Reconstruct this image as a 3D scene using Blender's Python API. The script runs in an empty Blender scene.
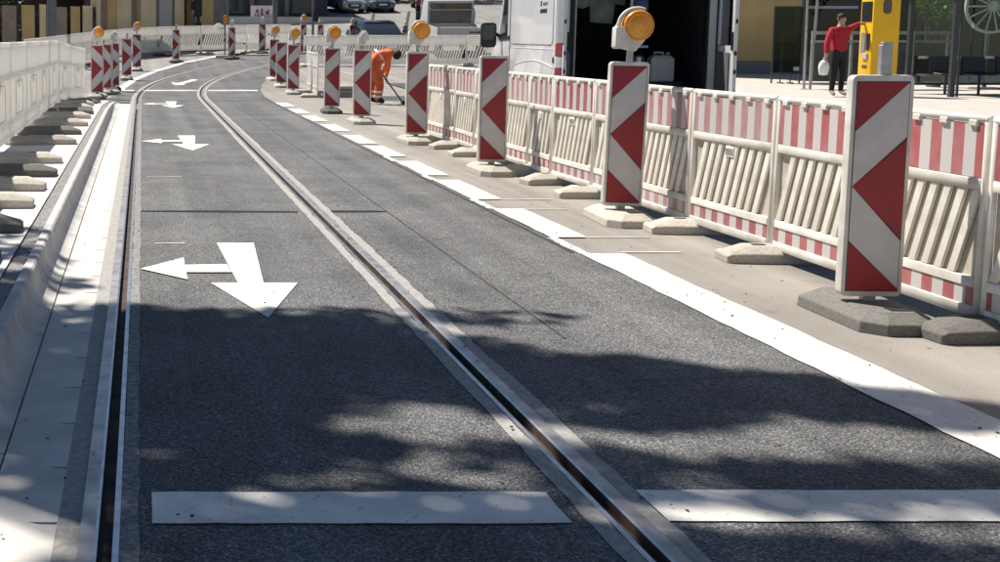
import bpy, bmesh, math, random
from mathutils import Vector, Matrix
random.seed(7)
sc = bpy.context.scene
COL = sc.collection
PI = math.pi
R = math.radians

# ------------------------------------------------------------------ camera, sky, sun, exposure
cam_d = bpy.data.cameras.new('camera')
cam = bpy.data.objects.new('camera', cam_d)
COL.objects.link(cam)
cam.location = (0, 0, 1.43)
cam.rotation_euler = (PI / 2 - math.atan(122 / 1200), 0, 0)
cam_d.lens = 43.2
cam_d.sensor_width = 36
cam_d.shift_x = 0.358
cam_d.shift_y = -0.121
cam_d.clip_start = 0.05
cam_d.clip_end = 1200
sc.camera = cam

SUN_EL = R(58)
SUN_AZ = (-0.68, 0.733)                       # horizontal direction towards the sun
world = bpy.data.worlds.new('World')
sc.world = world
world.use_nodes = True
wn = world.node_tree
bg = wn.nodes['Background']
sky = wn.nodes.new('ShaderNodeTexSky')
sky.sky_type = 'NISHITA'
sky.sun_disc = False
sky.dust_density = .3
sky.ozone_density = 3.5
sky.sun_elevation = SUN_EL
sky.sun_rotation = math.atan2(SUN_AZ[0], SUN_AZ[1]) % (2 * PI)
wn.links.new(sky.outputs[0], bg.inputs[0])
bg.inputs[1].default_value = 0.05
sun_d = bpy.data.lights.new('sun', 'SUN')
sun_d.energy = 5.0
sun_d.angle = R(0.7)
sun_d.color = (1.0, 0.945, 0.87)
sun = bpy.data.objects.new('sun', sun_d)
COL.objects.link(sun)
sun.location = (-20, 20, 40)
ldir = Vector((-SUN_AZ[0] * math.cos(SUN_EL), -SUN_AZ[1] * math.cos(SUN_EL), -math.sin(SUN_EL)))
sun.rotation_euler = ldir.to_track_quat('-Z', 'Y').to_euler()
sc.view_settings.view_transform = 'Standard'
sc.view_settings.look = 'None'
sc.view_settings.gamma = 1
sc.view_settings.use_curve_mapping = False
sc.view_settings.exposure = 0.62
sc.cycles.use_denoising = True
sc.cycles.max_bounces = 6
sc.cycles.transparent_max_bounces = 8


def zt(Y):
    """height of the street: level in front, climbing beyond the bend"""
    if Y < 26: return 0.0
    if Y < 70: return .00125 * (Y - 26) ** 2
    return .00125 * 44 ** 2 + .11 * (Y - 70)


# ------------------------------------------------------------------ materials
def mat(name, col, rough=.6, metal=0., var=.12, scale=6., bump=0., bscale=60., col2=None, spec=.4, alpha=1., trans=0., rnd=0., detail=4., coat=0., emit=None):
    m = bpy.data.materials.new(name)
    m.use_nodes = True
    nt = m.node_tree
    b = nt.nodes['Principled BSDF']
    b.inputs['Roughness'].default_value = rough
    b.inputs['Metallic'].default_value = metal
    b.inputs['Specular IOR Level'].default_value = spec
    b.inputs['Alpha'].default_value = alpha
    b.inputs['Transmission Weight'].default_value = trans
    b.inputs['Coat Weight'].default_value = coat
    tc = nt.nodes.new('ShaderNodeTexCoord')
    n = nt.nodes.new('ShaderNodeTexNoise')
    n.inputs['Scale'].default_value = scale
    n.inputs['Detail'].default_value = detail
    nt.links.new(tc.outputs['Object'], n.inputs['Vector'])
    rp = nt.nodes.new('ShaderNodeValToRGB')
    rp.color_ramp.elements[0].position = .32
    rp.color_ramp.elements[1].position = .68
    c2 = col2 or tuple(max(0, c * (1 - var)) for c in col)
    c1 = col if col2 else tuple(min(1, c * (1 + var * .6)) for c in col)
    rp.color_ramp.elements[0].color = (*c2, 1)
    rp.color_ramp.elements[1].color = (*c1, 1)
    nt.links.new(n.outputs['Fac'], rp.inputs['Fac'])
    src = rp.outputs['Color']
    if rnd:
        oi = nt.nodes.new('ShaderNodeObjectInfo')
        mr = nt.nodes.new('ShaderNodeMapRange')
        mr.inputs['To Min'].default_value = 1 - rnd
        mr.inputs['To Max'].default_value = 1 + rnd * .5
        nt.links.new(oi.outputs['Random'], mr.inputs['Value'])
        hs = nt.nodes.new('ShaderNodeHueSaturation')
        nt.links.new(mr.outputs[0], hs.inputs['Value'])
        nt.links.new(src, hs.inputs['Color'])
        src = hs.outputs['Color']
    nt.links.new(src, b.inputs['Base Color'])
    if bump:
        n2 = nt.nodes.new('ShaderNodeTexNoise')
        n2.inputs['Scale'].default_value = bscale
        n2.inputs['Detail'].default_value = 3
        nt.links.new(tc.outputs['Object'], n2.inputs['Vector'])
        bp = nt.nodes.new('ShaderNodeBump')
        bp.inputs['Strength'].default_value = bump
        bp.inputs['Distance'].default_value = .003
        nt.links.new(n2.outputs['Fac'], bp.inputs['Height'])
        nt.links.new(bp.outputs[0], b.inputs['Normal'])
    if emit:
        b.inputs['Emission Color'].default_value = (*emit[:3], 1)
        b.inputs['Emission Strength'].default_value = emit[3]
    return m


def asphalt(name, c_dark, c_mid, c_light, grain=150., rough=.72, bump=.9, patch=.25, spk=.62, spec=.35):
    """bitumen with visible aggregate: speckle colour, tone patches, rough relief"""
    m = bpy.data.materials.new(name)
    m.use_nodes = True
    nt = m.node_tree
    N, L = nt.nodes.new, nt.links.new
    b = nt.nodes['Principled BSDF']
    b.inputs['Roughness'].default_value = rough
    b.inputs['Specular IOR Level'].default_value = spec
    tc = N('ShaderNodeTexCoord')
    fine = N('ShaderNodeTexNoise'); fine.inputs['Scale'].default_value = grain; fine.inputs['Detail'].default_value = 2
    L(tc.outputs['Object'], fine.inputs['Vector'])
    r1 = N('ShaderNodeValToRGB')
    e = r1.color_ramp.elements
    e[0].position = .36; e[0].color = (*c_dark, 1)
    e[1].position = .5; e[1].color = (*c_mid, 1)
    x = e.new(spk); x.color = (*c_mid, 1)
    x = e.new(min(.95, spk + .1)); x.color = (*c_light, 1)
    L(fine.outputs['Fac'], r1.inputs['Fac'])
    big = N('ShaderNodeTexNoise'); big.inputs['Scale'].default_value = .9; big.inputs['Detail'].default_value = 6; big.inputs['Roughness'].default_value = .65
    L(tc.outputs['Object'], big.inputs['Vector'])
    mr = N('ShaderNodeMapRange')
    mr.inputs['From Min'].default_value = .3; mr.inputs['From Max'].default_value = .7
    mr.inputs['To Min'].default_value = 1 - patch; mr.inputs['To Max'].default_value = 1 + patch
    L(big.outputs['Fac'], mr.inputs['Value'])
    # long wheel streaks along the street
    mp = N('ShaderNodeMapping'); mp.inputs['Scale'].default_value = (3.2, .07, 1)
    L(tc.outputs['Object'], mp.inputs['Vector'])
    st = N('ShaderNodeTexNoise'); st.inputs['Scale'].default_value = 1.; st.inputs['Detail'].default_value = 5
    L(mp.outputs[0], st.inputs['Vector'])
    mr2 = N('ShaderNodeMapRange')
    mr2.inputs['From Min'].default_value = .3; mr2.inputs['From Max'].default_value = .7
    mr2.inputs['To Min'].default_value = .78; mr2.inputs['To Max'].default_value = 1.2
    L(st.outputs['Fac'], mr2.inputs['Value'])
    mu = N('ShaderNodeMath'); mu.operation = 'MULTIPLY'
    L(mr.outputs[0], mu.inputs[0]); L(mr2.outputs[0], mu.inputs[1])
    # oil drips and repaired spots
    oil = N('ShaderNodeTexNoise'); oil.inputs['Scale'].default_value = 3.1; oil.inputs['Detail'].default_value = 7; oil.inputs['Roughness'].default_value = .7
    L(tc.outputs['Object'], oil.inputs['Vector'])
    mr3 = N('ShaderNodeMapRange')
    mr3.inputs['From Min'].default_value = .6; mr3.inputs['From Max'].default_value = .72
    mr3.inputs['To Min'].default_value = 1.; mr3.inputs['To Max'].default_value = .68
    L(oil.outputs['Fac'], mr3.inputs['Value'])
    mu2 = N('ShaderNodeMath'); mu2.operation = 'MULTIPLY'
    L(mu.outputs[0], mu2.inputs[0]); L(mr3.outputs[0], mu2.inputs[1]); mu = mu2
    hs = N('ShaderNodeHueSaturation')
    L(r1.outputs['Color'], hs.inputs['Color']); L(mu.outputs[0], hs.inputs['Value'])
    L(hs.outputs['Color'], b.inputs['Base Color'])
    vo = N('ShaderNodeTexVoronoi'); vo.inputs['Scale'].default_value = grain * .8
    L(tc.outputs['Object'], vo.inputs['Vector'])
    bp = N('ShaderNodeBump'); bp.inputs['Strength'].default_value = bump; bp.inputs['Distance'].default_value = .006
    L(vo.outputs['Distance'], bp.inputs['Height'])
    bp.invert = True
    L(bp.outputs[0], b.inputs['Normal'])
    return m


def stripe_mat(name, red, white, pitch=.2, fade=.3):
    """red and white reflective foil, printed stripes along local x, faded and dusty"""
    m = bpy.data.materials.new(name)
    m.use_nodes = True
    nt = m.node_tree
    N, L = nt.nodes.new, nt.links.new
    b = nt.nodes['Principled BSDF']
    b.inputs['Roughness'].default_value = .45
    tc = N('ShaderNodeTexCoord')
    sx = N('ShaderNodeSeparateXYZ'); L(tc.outputs['Object'], sx.inputs[0])
    d = N('ShaderNodeMath'); d.operation = 'DIVIDE'; d.inputs[1].default_value = pitch; L(sx.outputs['X'], d.inputs[0])
    fr = N('ShaderNodeMath'); fr.operation = 'FRACT'; L(d.outputs[0], fr.inputs[0])
    gt = N('ShaderNodeMath'); gt.operation = 'GREATER_THAN'; gt.inputs[1].default_value = .5; L(fr.outputs[0], gt.inputs[0])
    n = N('ShaderNodeTexNoise'); n.inputs['Scale'].default_value = 7; n.inputs['Detail'].default_value = 5
    L(tc.outputs['Object'], n.inputs['Vector'])
    oi = N('ShaderNodeObjectInfo')
    ad = N('ShaderNodeMath'); ad.operation = 'MULTIPLY_ADD'; ad.inputs[1].default_value = .5; L(oi.outputs['Random'], ad.inputs[0]); L(n.outputs['Fac'], ad.inputs[2])
    mr = N('ShaderNodeMapRange'); mr.inputs['From Min'].default_value = .35; mr.inputs['From Max'].default_value = 1.1
    mr.inputs['To Min'].default_value = 0; mr.inputs['To Max'].default_value = fade
    L(ad.outputs[0], mr.inputs['Value'])
    mx = N('ShaderNodeMixRGB'); mx.inputs['Color1'].default_value = (*red, 1); mx.inputs['Color2'].default_value = (*white, 1); L(mr.outputs[0], mx.inputs['Fac'])
    m2 = N('ShaderNodeMixRGB'); L(gt.outputs[0], m2.inputs['Fac']); L(mx.outputs[0], m2.inputs['Color1']); m2.inputs['Color2'].default_value = (*white, 1)
    L(m2.outputs[0], b.inputs['Base Color'])
    return m


def worn_paint(name, col, wear_col, amount=.5, scale=45.):
    m = bpy.data.materials.new(name)
    m.use_nodes = True
    nt = m.node_tree
    N, L = nt.nodes.new, nt.links.new
    b = nt.nodes['Principled BSDF']
    b.inputs['Roughness'].default_value = .6
    tc = N('ShaderNodeTexCoord')
    n = N('ShaderNodeTexNoise'); n.inputs['Scale'].default_value = scale; n.inputs['Detail'].default_value = 6; n.inputs['Roughness'].default_value = .7
    L(tc.outputs['Object'], n.inputs['Vector'])
    rp = N('ShaderNodeValToRGB'); rp.color_ramp.elements[0].position = .31; rp.color_ramp.elements[1].position = .40
    rp.color_ramp.elements[0].color = (*wear_col, 1); rp.color_ramp.elements[1].color = (*col, 1)
    L(n.outputs['Fac'], rp.inputs['Fac'])
    n3 = N('ShaderNodeTexNoise'); n3.inputs['Scale'].default_value = 2.6; n3.inputs['Detail'].default_value = 5
    L(tc.outputs['Object'], n3.inputs['Vector'])
    mr = N('ShaderNodeMapRange'); mr.inputs['From Min'].default_value = .3; mr.inputs['From Max'].default_value = .7; mr.inputs['To Min'].default_value = .66; mr.inputs['To Max'].default_value = 1.05
    L(n3.outputs['Fac'], mr.inputs['Value'])
    hs = N('ShaderNodeHueSaturation'); L(rp.outputs[0], hs.inputs['Color']); L(mr.outputs[0], hs.inputs['Value'])
    L(hs.outputs[0], b.inputs['Base Color'])
    n2 = N('ShaderNodeTexNoise'); n2.inputs['Scale'].default_value = 180
    L(tc.outputs['Object'], n2.inputs['Vector'])
    bp = N('ShaderNodeBump'); bp.inputs['Strength'].default_value = .4; bp.inputs['Distance'].default_value = .004
    L(n2.outputs['Fac'], bp.inputs['Height']); L(bp.outputs[0], b.inputs['Normal'])
    return m


def paving(name, col, joint, w=.3, h=.3):
    m = mat(name, col, .8, var=.1, scale=1.5, bump=.15)
    nt = m.node_tree
    N, L = nt.nodes.new, nt.links.new
    b = nt.nodes['Principled BSDF']
    tc = N('ShaderNodeTexCoord')
    br = N('ShaderNodeTexBrick')
    br.inputs['Scale'].default_value = 1
    br.inputs['Brick Width'].default_value = w
    br.inputs['Row Height'].default_value = h
    br.inputs['Mortar Size'].default_value = .008
    br.inputs['Color1'].default_value = (*col, 1)
    br.inputs['Color2'].default_value = (*[c * .9 for c in col], 1)
    br.inputs['Mortar'].default_value = (*joint, 1)
    L(tc.outputs['Object'], br.inputs['Vector'])
    L(br.outputs['Color'], b.inputs['Base Color'])
    return m


M = {}
M['asphalt'] = asphalt('fresh_asphalt', (.052, .053, .055), (.135, .135, .135), (.31, .305, .29), grain=120., rough=.8, bump=1., spec=.22, spk=.58, patch=.3)
M['asphalt_old'] = asphalt('old_asphalt', (.19, .172, .15), (.275, .252, .222), (.38, .35, .30), grain=190, bump=.4, patch=.14, spk=.66)
M['asphalt_far'] = asphalt('street_asphalt', (.16, .155, .145), (.24, .23, .215), (.33, .31, .28), grain=60, bump=.3, patch=.12)
M['asphalt_patch'] = asphalt('patch_asphalt', (.03, .032, .036), (.075, .08, .088), (.14, .14, .15), grain=120)
M['concrete'] = mat('pale_concrete', (.64, .61, .56), .85, col2=(.48, .455, .415), scale=4, bump=.3, bscale=120, detail=8)
M['kerb'] = mat('kerb_concrete', (.62, .595, .55), .8, col2=(.40, .385, .36), scale=5, bump=.25, bscale=140, detail=8)
M['strip'] = mat('track_grout', (.34, .325, .30), .85, var=.22, scale=40, bump=.5, bscale=160, detail=8)
M['strip_dark'] = mat('track_edge_grout', (.24, .235, .225), .9, var=.5, scale=50, bump=1., bscale=110, detail=6)
M['platform'] = mat('platform_concrete', (.72, .68, .62), .9, var=.2, scale=2.2, bump=.3, bscale=90, detail=8)
M['joint'] = mat('dark_joint', (.05, .048, .046), .95, var=.4, scale=30)
M['crack'] = mat('open_crack', (.012, .012, .012), .95)
M['rail'] = mat('worn_rail_steel', (.47, .43, .40), .38, .7, var=.35, scale=9, detail=8)
M['rail_lip'] = mat('polished_rail_lip', (.62, .6, .58), .3, .85, var=.25, scale=14)
M['groove'] = mat('rusty_groove', (.075, .05, .04), .8, .1, var=.5, scale=8)
M['paint'] = worn_paint('road_paint', (.80, .765, .69), (.16, .15, .145))
M['paint_thin'] = worn_paint('thin_road_paint', (.62, .60, .56), (.15, .14, .13), scale=25)
M['plastic'] = mat('white_plastic', (.82, .79, .72), .5, col2=(.64, .59, .50), scale=6, rnd=.12, detail=12)
M['plastic_grey'] = mat('dusty_white_plastic', (.86, .84, .80), .55, var=.2, scale=3, rnd=.1, detail=8)
def translucent(key, fac, col):
    nt = M[key].node_tree
    out = nt.nodes['Material Output']; p = nt.nodes['Principled BSDF']
    tl = nt.nodes.new('ShaderNodeBsdfTranslucent'); tl.inputs[0].default_value = (*col, 1)
    mx = nt.nodes.new('ShaderNodeMixShader'); mx.inputs[0].default_value = fac
    nt.links.new(p.outputs[0], mx.inputs[1]); nt.links.new(tl.outputs[0], mx.inputs[2]); nt.links.new(mx.outputs[0], out.inputs[0])


M['body'] = mat('beacon_body', (.72, .685, .62), .5, col2=(.52, .48, .42), scale=7, detail=12)
M['dirty_shaded_plastic'] = mat('dirty_shaded_recess', (.54, .49, .40), .7, col2=(.38, .335, .26), scale=7, detail=12)  # beige dirt, darkened to put the slots' shade into the colour
M['foil'] = mat('white_foil', (.60, .57, .56), .4, col2=(.51, .48, .465), scale=9, detail=12, bump=.15, bscale=250)
M['foil_plain'] = mat('plain_white_foil', (.84, .83, .80), .4, var=.14, scale=3, detail=10)
translucent('plastic_grey', .45, (.92, .9, .85))
translucent('foil_plain', .45, (.92, .9, .86))
M['red'] = mat('red_foil', (.31, .012, .022), .4, col2=(.235, .016, .024), scale=9, detail=12, bump=.15, bscale=250)
M['rim'] = mat('dark_rim', (.07, .03, .03), .6)
M['stripe'] = stripe_mat('fresh_stripes', (.36, .03, .036), (.56, .525, .50), .17, .35)
M['stripe_pale'] = stripe_mat('faded_stripes', (.31, .055, .062), (.54, .50, .48), .17, .5)
M['rubber'] = mat('recycled_rubber', (.09, .088, .082), .9, var=.4, scale=18, bump=.6, bscale=70, rnd=.2)
M['rubber_dusty'] = mat('dusty_recycled_plastic', (.16, .152, .135), .9, var=.22, scale=55, bump=.12, bscale=120, rnd=.2, detail=8)
M['rubber_pale'] = mat('pale_recycled_plastic', (.47, .435, .37), .9, var=.2, scale=55, bump=.12, bscale=120, rnd=.18, detail=8)
M['amber'] = mat('amber_lens', (.85, .36, .02), .18, var=.15, scale=25, spec=.6, coat=.5)
M['amber_rim'] = mat('amber_rim', (.72, .27, .02), .35)
M['lens_white'] = mat('pale_lens', (.75, .72, .68), .2, spec=.6)
M['black'] = mat('black_plastic', (.018, .018, .02), .5)
M['grey_metal'] = mat('galvanised_steel', (.42, .42, .41), .45, .7, var=.2, scale=12)
M['grey_paint'] = mat('grey_painted_steel', (.16, .165, .17), .5, .2)
M['dark_metal'] = mat('dark_painted_steel', (.045, .05, .055), .45, .2)
M['van_white'] = mat('white_car_paint', (.78, .79, .80), .25, var=.05, scale=1.5, coat=.6)
M['van_inner'] = mat('dark_lining', (.05, .052, .06), .9, var=.3)
M['van_floor'] = mat('dark_floor_lining', (.05, .06, .10), .7)
M['glass_dark'] = mat('dark_glass', (.02, .025, .03), .06, spec=.6)
M['glass_light'] = mat('sky_lit_glass', (.22, .24, .26), .08, spec=.7)
M['tyre'] = mat('tyre_rubber', (.02, .02, .02), .85, bump=.3, bscale=80)
M['alloy'] = mat('alloy_rim', (.45, .45, .46), .3, .9)
M['lamp_red'] = mat('red_lamp', (.36, .012, .016), .15, spec=.6)
M['lamp_clear'] = mat('clear_lamp', (.8, .8, .8), .12, spec=.7)
M['jerry'] = mat('translucent_canister', (.66, .69, .68), .4, var=.08)
M['jacket'] = mat('grey_green_cloth', (.30, .35, .33), .9, var=.25, scale=8, bump=.5, bscale=20)
M['cloth_blue'] = mat('blue_cloth', (.10, .14, .28), .9, var=.3, scale=9, bump=.5, bscale=20)
M['orange'] = mat('orange_hi_vis', (.86, .15, .03), .75, var=.18, scale=9, bump=.5, bscale=18)
M['orange_dark'] = mat('orange_work_trousers', (.62, .12, .04), .8, var=.25, scale=9, bump=.5, bscale=18)
M['reflex'] = mat('reflective_band', (.72, .70, .66), .35, .2)
M['skin'] = mat('skin', (.42, .24, .17), .55, var=.1)
M['hair'] = mat('dark_hair', (.02, .016, .014), .7, var=.3, scale=40)
M['red_cloth'] = mat('red_pullover', (.42, .018, .03), .85, var=.22, scale=8, bump=.5, bscale=18)
M['black_cloth'] = mat('black_trousers', (.016, .016, .018), .9, bump=.5, bscale=18)
M['bag'] = mat('white_bag', (.80, .79, .77), .5, var=.1, scale=12, bump=.6, bscale=16)
M['yellow'] = mat('yellow_machine_paint', (.83, .47, .01), .35, var=.06, scale=2)
M['ochre'] = mat('ochre_render', (.60, .42, .185), .9, var=.12, scale=1.2, bump=.25, bscale=40, detail=8)
M['cream'] = mat('cream_render', (.76, .61, .38), .9, var=.12, scale=1.2, bump=.25, bscale=40, detail=8)
M['brown'] = mat('brown_board', (.33, .26, .19), .85, var=.2, scale=2, bump=.2, bscale=40, detail=8)
M['lavender'] = mat('pale_grey_render', (.50, .47, .45), .9, var=.1, scale=1.2)
M['slate'] = mat('dark_facade', (.045, .05, .065), .6, var=.3, scale=.8)
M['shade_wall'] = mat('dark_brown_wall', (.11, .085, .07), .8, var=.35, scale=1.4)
M['shop_brown'] = mat('brown_shop_interior', (.26, .185, .145), .8, var=.45, scale=.9, detail=6)
M['plinth'] = mat('grey_plinth', (.20, .195, .185), .9, var=.15, scale=2)
M['poster'] = mat('lilac_poster', (.50, .42, .47), .6, var=.15, scale=3)
M['poster_ink'] = mat('poster_ink', (.04, .02, .03), .6)
M['sidewalk'] = paving('sidewalk_slabs', (.50, .47, .415), (.33, .305, .27), .4, .4)
M['sidewalk_far'] = mat('pale_pavement', (.60, .57, .52), .9, var=.15, scale=.8)
M['bark'] = mat('tree_bark', (.12, .095, .07), .95, var=.4, scale=9, bump=1., bscale=14, detail=8)
M['leaf'] = mat('green_leaves', (.055, .105, .02), .55, var=.4, scale=1.2)
M['leaf_dark'] = mat('dark_green_leaves', (.022, .045, .014), .6, var=.4, scale=1.2)
M['leaf_bright'] = mat('bright_green_leaves', (.13, .22, .03), .5, var=.4, scale=3)
M['car_dark'] = mat('dark_car_paint', (.02, .022, .026), .2, coat=.6)
M['car_blue'] = mat('grey_blue_car_paint', (.10, .13, .17), .22, coat=.6)
M['car_silver'] = mat('silver_car_paint', (.33, .36, .40), .25, .4, coat=.6)
M['car_wine'] = mat('wine_red_truck_paint', (.11, .03, .03), .35, coat=.3)
M['truck_white'] = mat('truck_white_paint', (.48, .49, .50), .4, var=.1, scale=2)
M['mesh_seat'] = mat('dark_mesh_seat', (.035, .037, .042), .45, .3)
M['wheel_white'] = mat('white_painted_wood', (.86, .87, .82), .6)


def glass_mat(name, tint=(.55, .62, .6), alpha=.35):
    m = bpy.data.materials.new(name)
    m.use_nodes = True
    nt = m.node_tree
    out = nt.nodes['Material Output']
    nt.nodes.remove(nt.nodes['Principled BSDF'])
    tr = nt.nodes.new('ShaderNodeBsdfTransparent'); tr.inputs[0].default_value = (*tint, 1)
    gl = nt.nodes.new('ShaderNodeBsdfGlossy'); gl.inputs['Roughness'].default_value = .03
    fr = nt.nodes.new('ShaderNodeFresnel'); fr.inputs[0].default_value = 1.5
    mx = nt.nodes.new('ShaderNodeMixShader')
    nt.links.new(fr.outputs[0], mx.inputs[0]); nt.links.new(tr.outputs[0], mx.inputs[1]); nt.links.new(gl.outputs[0], mx.inputs[2])
    nt.links.new(mx.outputs[0], out.inputs[0])
    return m


M['glass'] = glass_mat('shelter_glass', (.62, .68, .66))
M['glass_tint'] = glass_mat('tinted_glass', (.42, .45, .44))
M['glass_grey'] = mat('dark_grey_glass', (.075, .078, .078), .12, spec=.6)
M['glass_green'] = glass_mat('greenish_glass', (.30, .36, .33))


# ------------------------------------------------------------------ mesh helpers
class MB:
    def __init__(s):
        s.v = []; s.f = []

    def add(s, vs, fs):
        o = len(s.v)
        s.v += [tuple(v) for v in vs]
        s.f += [tuple(i + o for i in f) for f in fs]
        return s

    def box(s, x0, x1, y0, y1, z0, z1):
        return s.add([(x0, y0, z0), (x1, y0, z0), (x1, y1, z0), (x0, y1, z0), (x0, y0, z1), (x1, y0, z1), (x1, y1, z1), (x0, y1, z1)],
                     [(0, 3, 2, 1), (4, 5, 6, 7), (0, 1, 5, 4), (1, 2, 6, 5), (2, 3, 7, 6), (3, 0, 4, 7)])

    def taper(s, x0, x1, y0, y1, z0, z1, ix, iy):
        """box whose top is inset by ix, iy"""
        return s.add([(x0, y0, z0), (x1, y0, z0), (x1, y1, z0), (x0, y1, z0), (x0 + ix, y0 + iy, z1), (x1 - ix, y0 + iy, z1), (x1 - ix, y1 - iy, z1), (x0 + ix, y1 - iy, z1)],
                     [(0, 3, 2, 1), (4, 5, 6, 7), (0, 1, 5, 4), (1, 2, 6, 5), (2, 3, 7, 6), (3, 0, 4, 7)])

    def prism(s, poly, a, b, plane='xz'):
        def P(p, h):
            if plane == 'xz': return (p[0], h, p[1])
            if plane == 'yz': return (h, p[0], p[1])
            return (p[0], p[1], h)
        n = len(poly)
        vs = [P(p, a) for p in poly] + [P(p, b) for p in poly]
        fs = [tuple(range(n))[::-1], tuple(range(n, 2 * n))]
        fs += [(i, (i + 1) % n, n + (i + 1) % n, n + i) for i in range(n)]
        return s.add(vs, fs)

    def tube(s, pts, r, n=8):
        pts = [Vector(p) for p in pts]
        rs = r if isinstance(r, (list, tuple)) else [r] * len(pts)
        rings = []
        for i, p in enumerate(pts):
            d = (pts[min(i + 1, len(pts) - 1)] - pts[max(i - 1, 0)]).normalized()
            a = d.cross(Vector((0, 0, 1)))
            if a.length < .05: a = d.cross(Vector((1, 0, 0)))
            a.normalize(); b = d.cross(a)
            rings.append([p + (a * math.cos(2 * PI * k / n) + b * math.sin(2 * PI * k / n)) * rs[i] for k in range(n)])
        vs = [v for rg in rings for v in rg]
        fs = []
        for i in range(len(rings) - 1):
            for k in range(n):
                fs.append((i * n + k, i * n + (k + 1) % n, (i + 1) * n + (k + 1) % n, (i + 1) * n + k))
        fs.append(tuple(range(n))[::-1])
        fs.append(tuple(range((len(rings) - 1) * n, len(rings) * n)))
        return s.add(vs, fs)

    def lathe(s, prof, n=20, o=(0, 0, 0), axis='z'):
        vs = []
        for r, h in prof:
            for k in range(n):
                a = 2 * PI * k / n
                c, q = r * math.cos(a), r * math.sin(a)
                if axis == 'z': vs.append((o[0] + c, o[1] + q, o[2] + h))
                elif axis == 'y': vs.append((o[0] + c, o[1] + h, o[2] + q))
                else: vs.append((o[0] + h, o[1] + c, o[2] + q))
        fs = []
        for i in range(len(prof) - 1):
            for k in range(n):
                fs.append((i * n + k, i * n + (k + 1) % n, (i + 1) * n + (k + 1) % n, (i + 1) * n + k))
        fs.append(tuple(range(n))[::-1])
        fs.append(tuple(range((len(prof) - 1) * n, len(prof) * n)))
        return s.add(vs, fs)

    def quad(s, a, b, c, d):
        return s.add([a, b, c, d], [(0, 1, 2, 3)])

    def mesh(s, name, material, bevel=0., seg=1, smooth=35, normals=True):
        me = bpy.data.meshes.new(name)
        me.from_pydata(s.v, [], s.f)
        if normals or bevel:
            bm = bmesh.new(); bm.from_mesh(me)
            if bevel:
                bmesh.ops.remove_doubles(bm, verts=bm.verts, dist=1e-5)
            if normals: bmesh.ops.recalc_face_normals(bm, faces=bm.faces)
            if bevel:
                es = [e for e in bm.edges if len(e.link_faces) == 2 and e.calc_face_angle(0) > .5]
                bmesh.ops.bevel(bm, geom=es, offset=bevel, segments=seg, profile=.6, affect='EDGES', clamp_overlap=True)
            bm.to_mesh(me); bm.free()
        if smooth:
            me.polygons.foreach_set('use_smooth', [True] * len(me.polygons))
            me.set_sharp_from_angle(angle=R(smooth))
        me.materials.append(M[material] if isinstance(material, str) else material)
        me.update()
        return me

    def build(s, name, material, parent=None, loc=(0, 0, 0), rot=(0, 0, 0), **k):
        return put(name, s.mesh(name, material, **k), parent, loc, rot)


def put(name, me, parent=None, loc=(0, 0, 0), rot=(0, 0, 0)):
    o = bpy.data.objects.new(name, me)
    COL.objects.link(o)
    o.location = loc
    o.rotation_euler = rot
    if parent: o.parent = parent
    return o


def tag(o, label=None, cat=None, group=None, kind=None):
    if label: o['label'] = label
    if cat: o['category'] = cat
    if group: o['group'] = group
    if kind: o['kind'] = kind
    return o


def thing(name, label, cat, loc=(0, 0, 0), rz=0., group=None):
    o = bpy.data.objects.new(name, None)
    COL.objects.link(o)
    o.empty_display_size = .2
    o.location = loc
    o.rotation_euler = (0, 0, rz)
    return tag(o, label, cat, group)


CACHE = {}


def cached(key, fn):
    if key not in CACHE: CACHE[key] = fn()
    return CACHE[key]


ORD = ['nearest', 'second', 'third', 'fourth', 'fifth', 'sixth', 'seventh', 'eighth', 'ninth', 'tenth', 'eleventh', 'twelfth', 'thirteenth', 'fourteenth', 'fifteenth', 'sixteenth', 'seventeenth', 'eighteenth', 'nineteenth', 'twentieth']

# ------------------------------------------------------------------ ground, road, platform
YS = [-40, -20, -10, 0, 10, 20, 26] + [27 + i for i in range(44)] + [72, 75, 80, 90, 110, 150, 260]


def sheet(name, xl, xr, dz, material, ys, kind='structure', nx=1, parent=None):
    """a strip that follows the street surface; xl, xr are numbers or functions of Y"""
    b = MB()
    fl = xl if callable(xl) else (lambda y: xl)
    fr = xr if callable(xr) else (lambda y: xr)
    fd = dz if callable(dz) else (lambda y: dz)
    for y in ys:
        for i in range(nx + 1):
            b.v.append((fl(y) + (fr(y) - fl(y)) * i / nx, y, zt(y) + fd(y)))
    for j in range(len(ys) - 1):
        for i in range(nx):
            a = j * (nx + 1) + i
            b.f.append((a, a + 1, a + nx + 2, a + nx + 1))
    o = b.build(name, material, parent, normals=False, smooth=0)
    if kind and not parent: tag(o, kind=kind)
    return o


def lerp_path(pts):
    def f(y):
        if y <= pts[0][1]: return pts[0][0]
        for (x0, y0), (x1, y1) in zip(pts, pts[1:]):
            if y <= y1: return x0 + (x1 - x0) * (y - y0) / (y1 - y0)
        return pts[-1][0] + (pts[-1][0] - pts[-2][0]) / (pts[-1][1] - pts[-2][1]) * (y - pts[-1][1])
    return f


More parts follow.
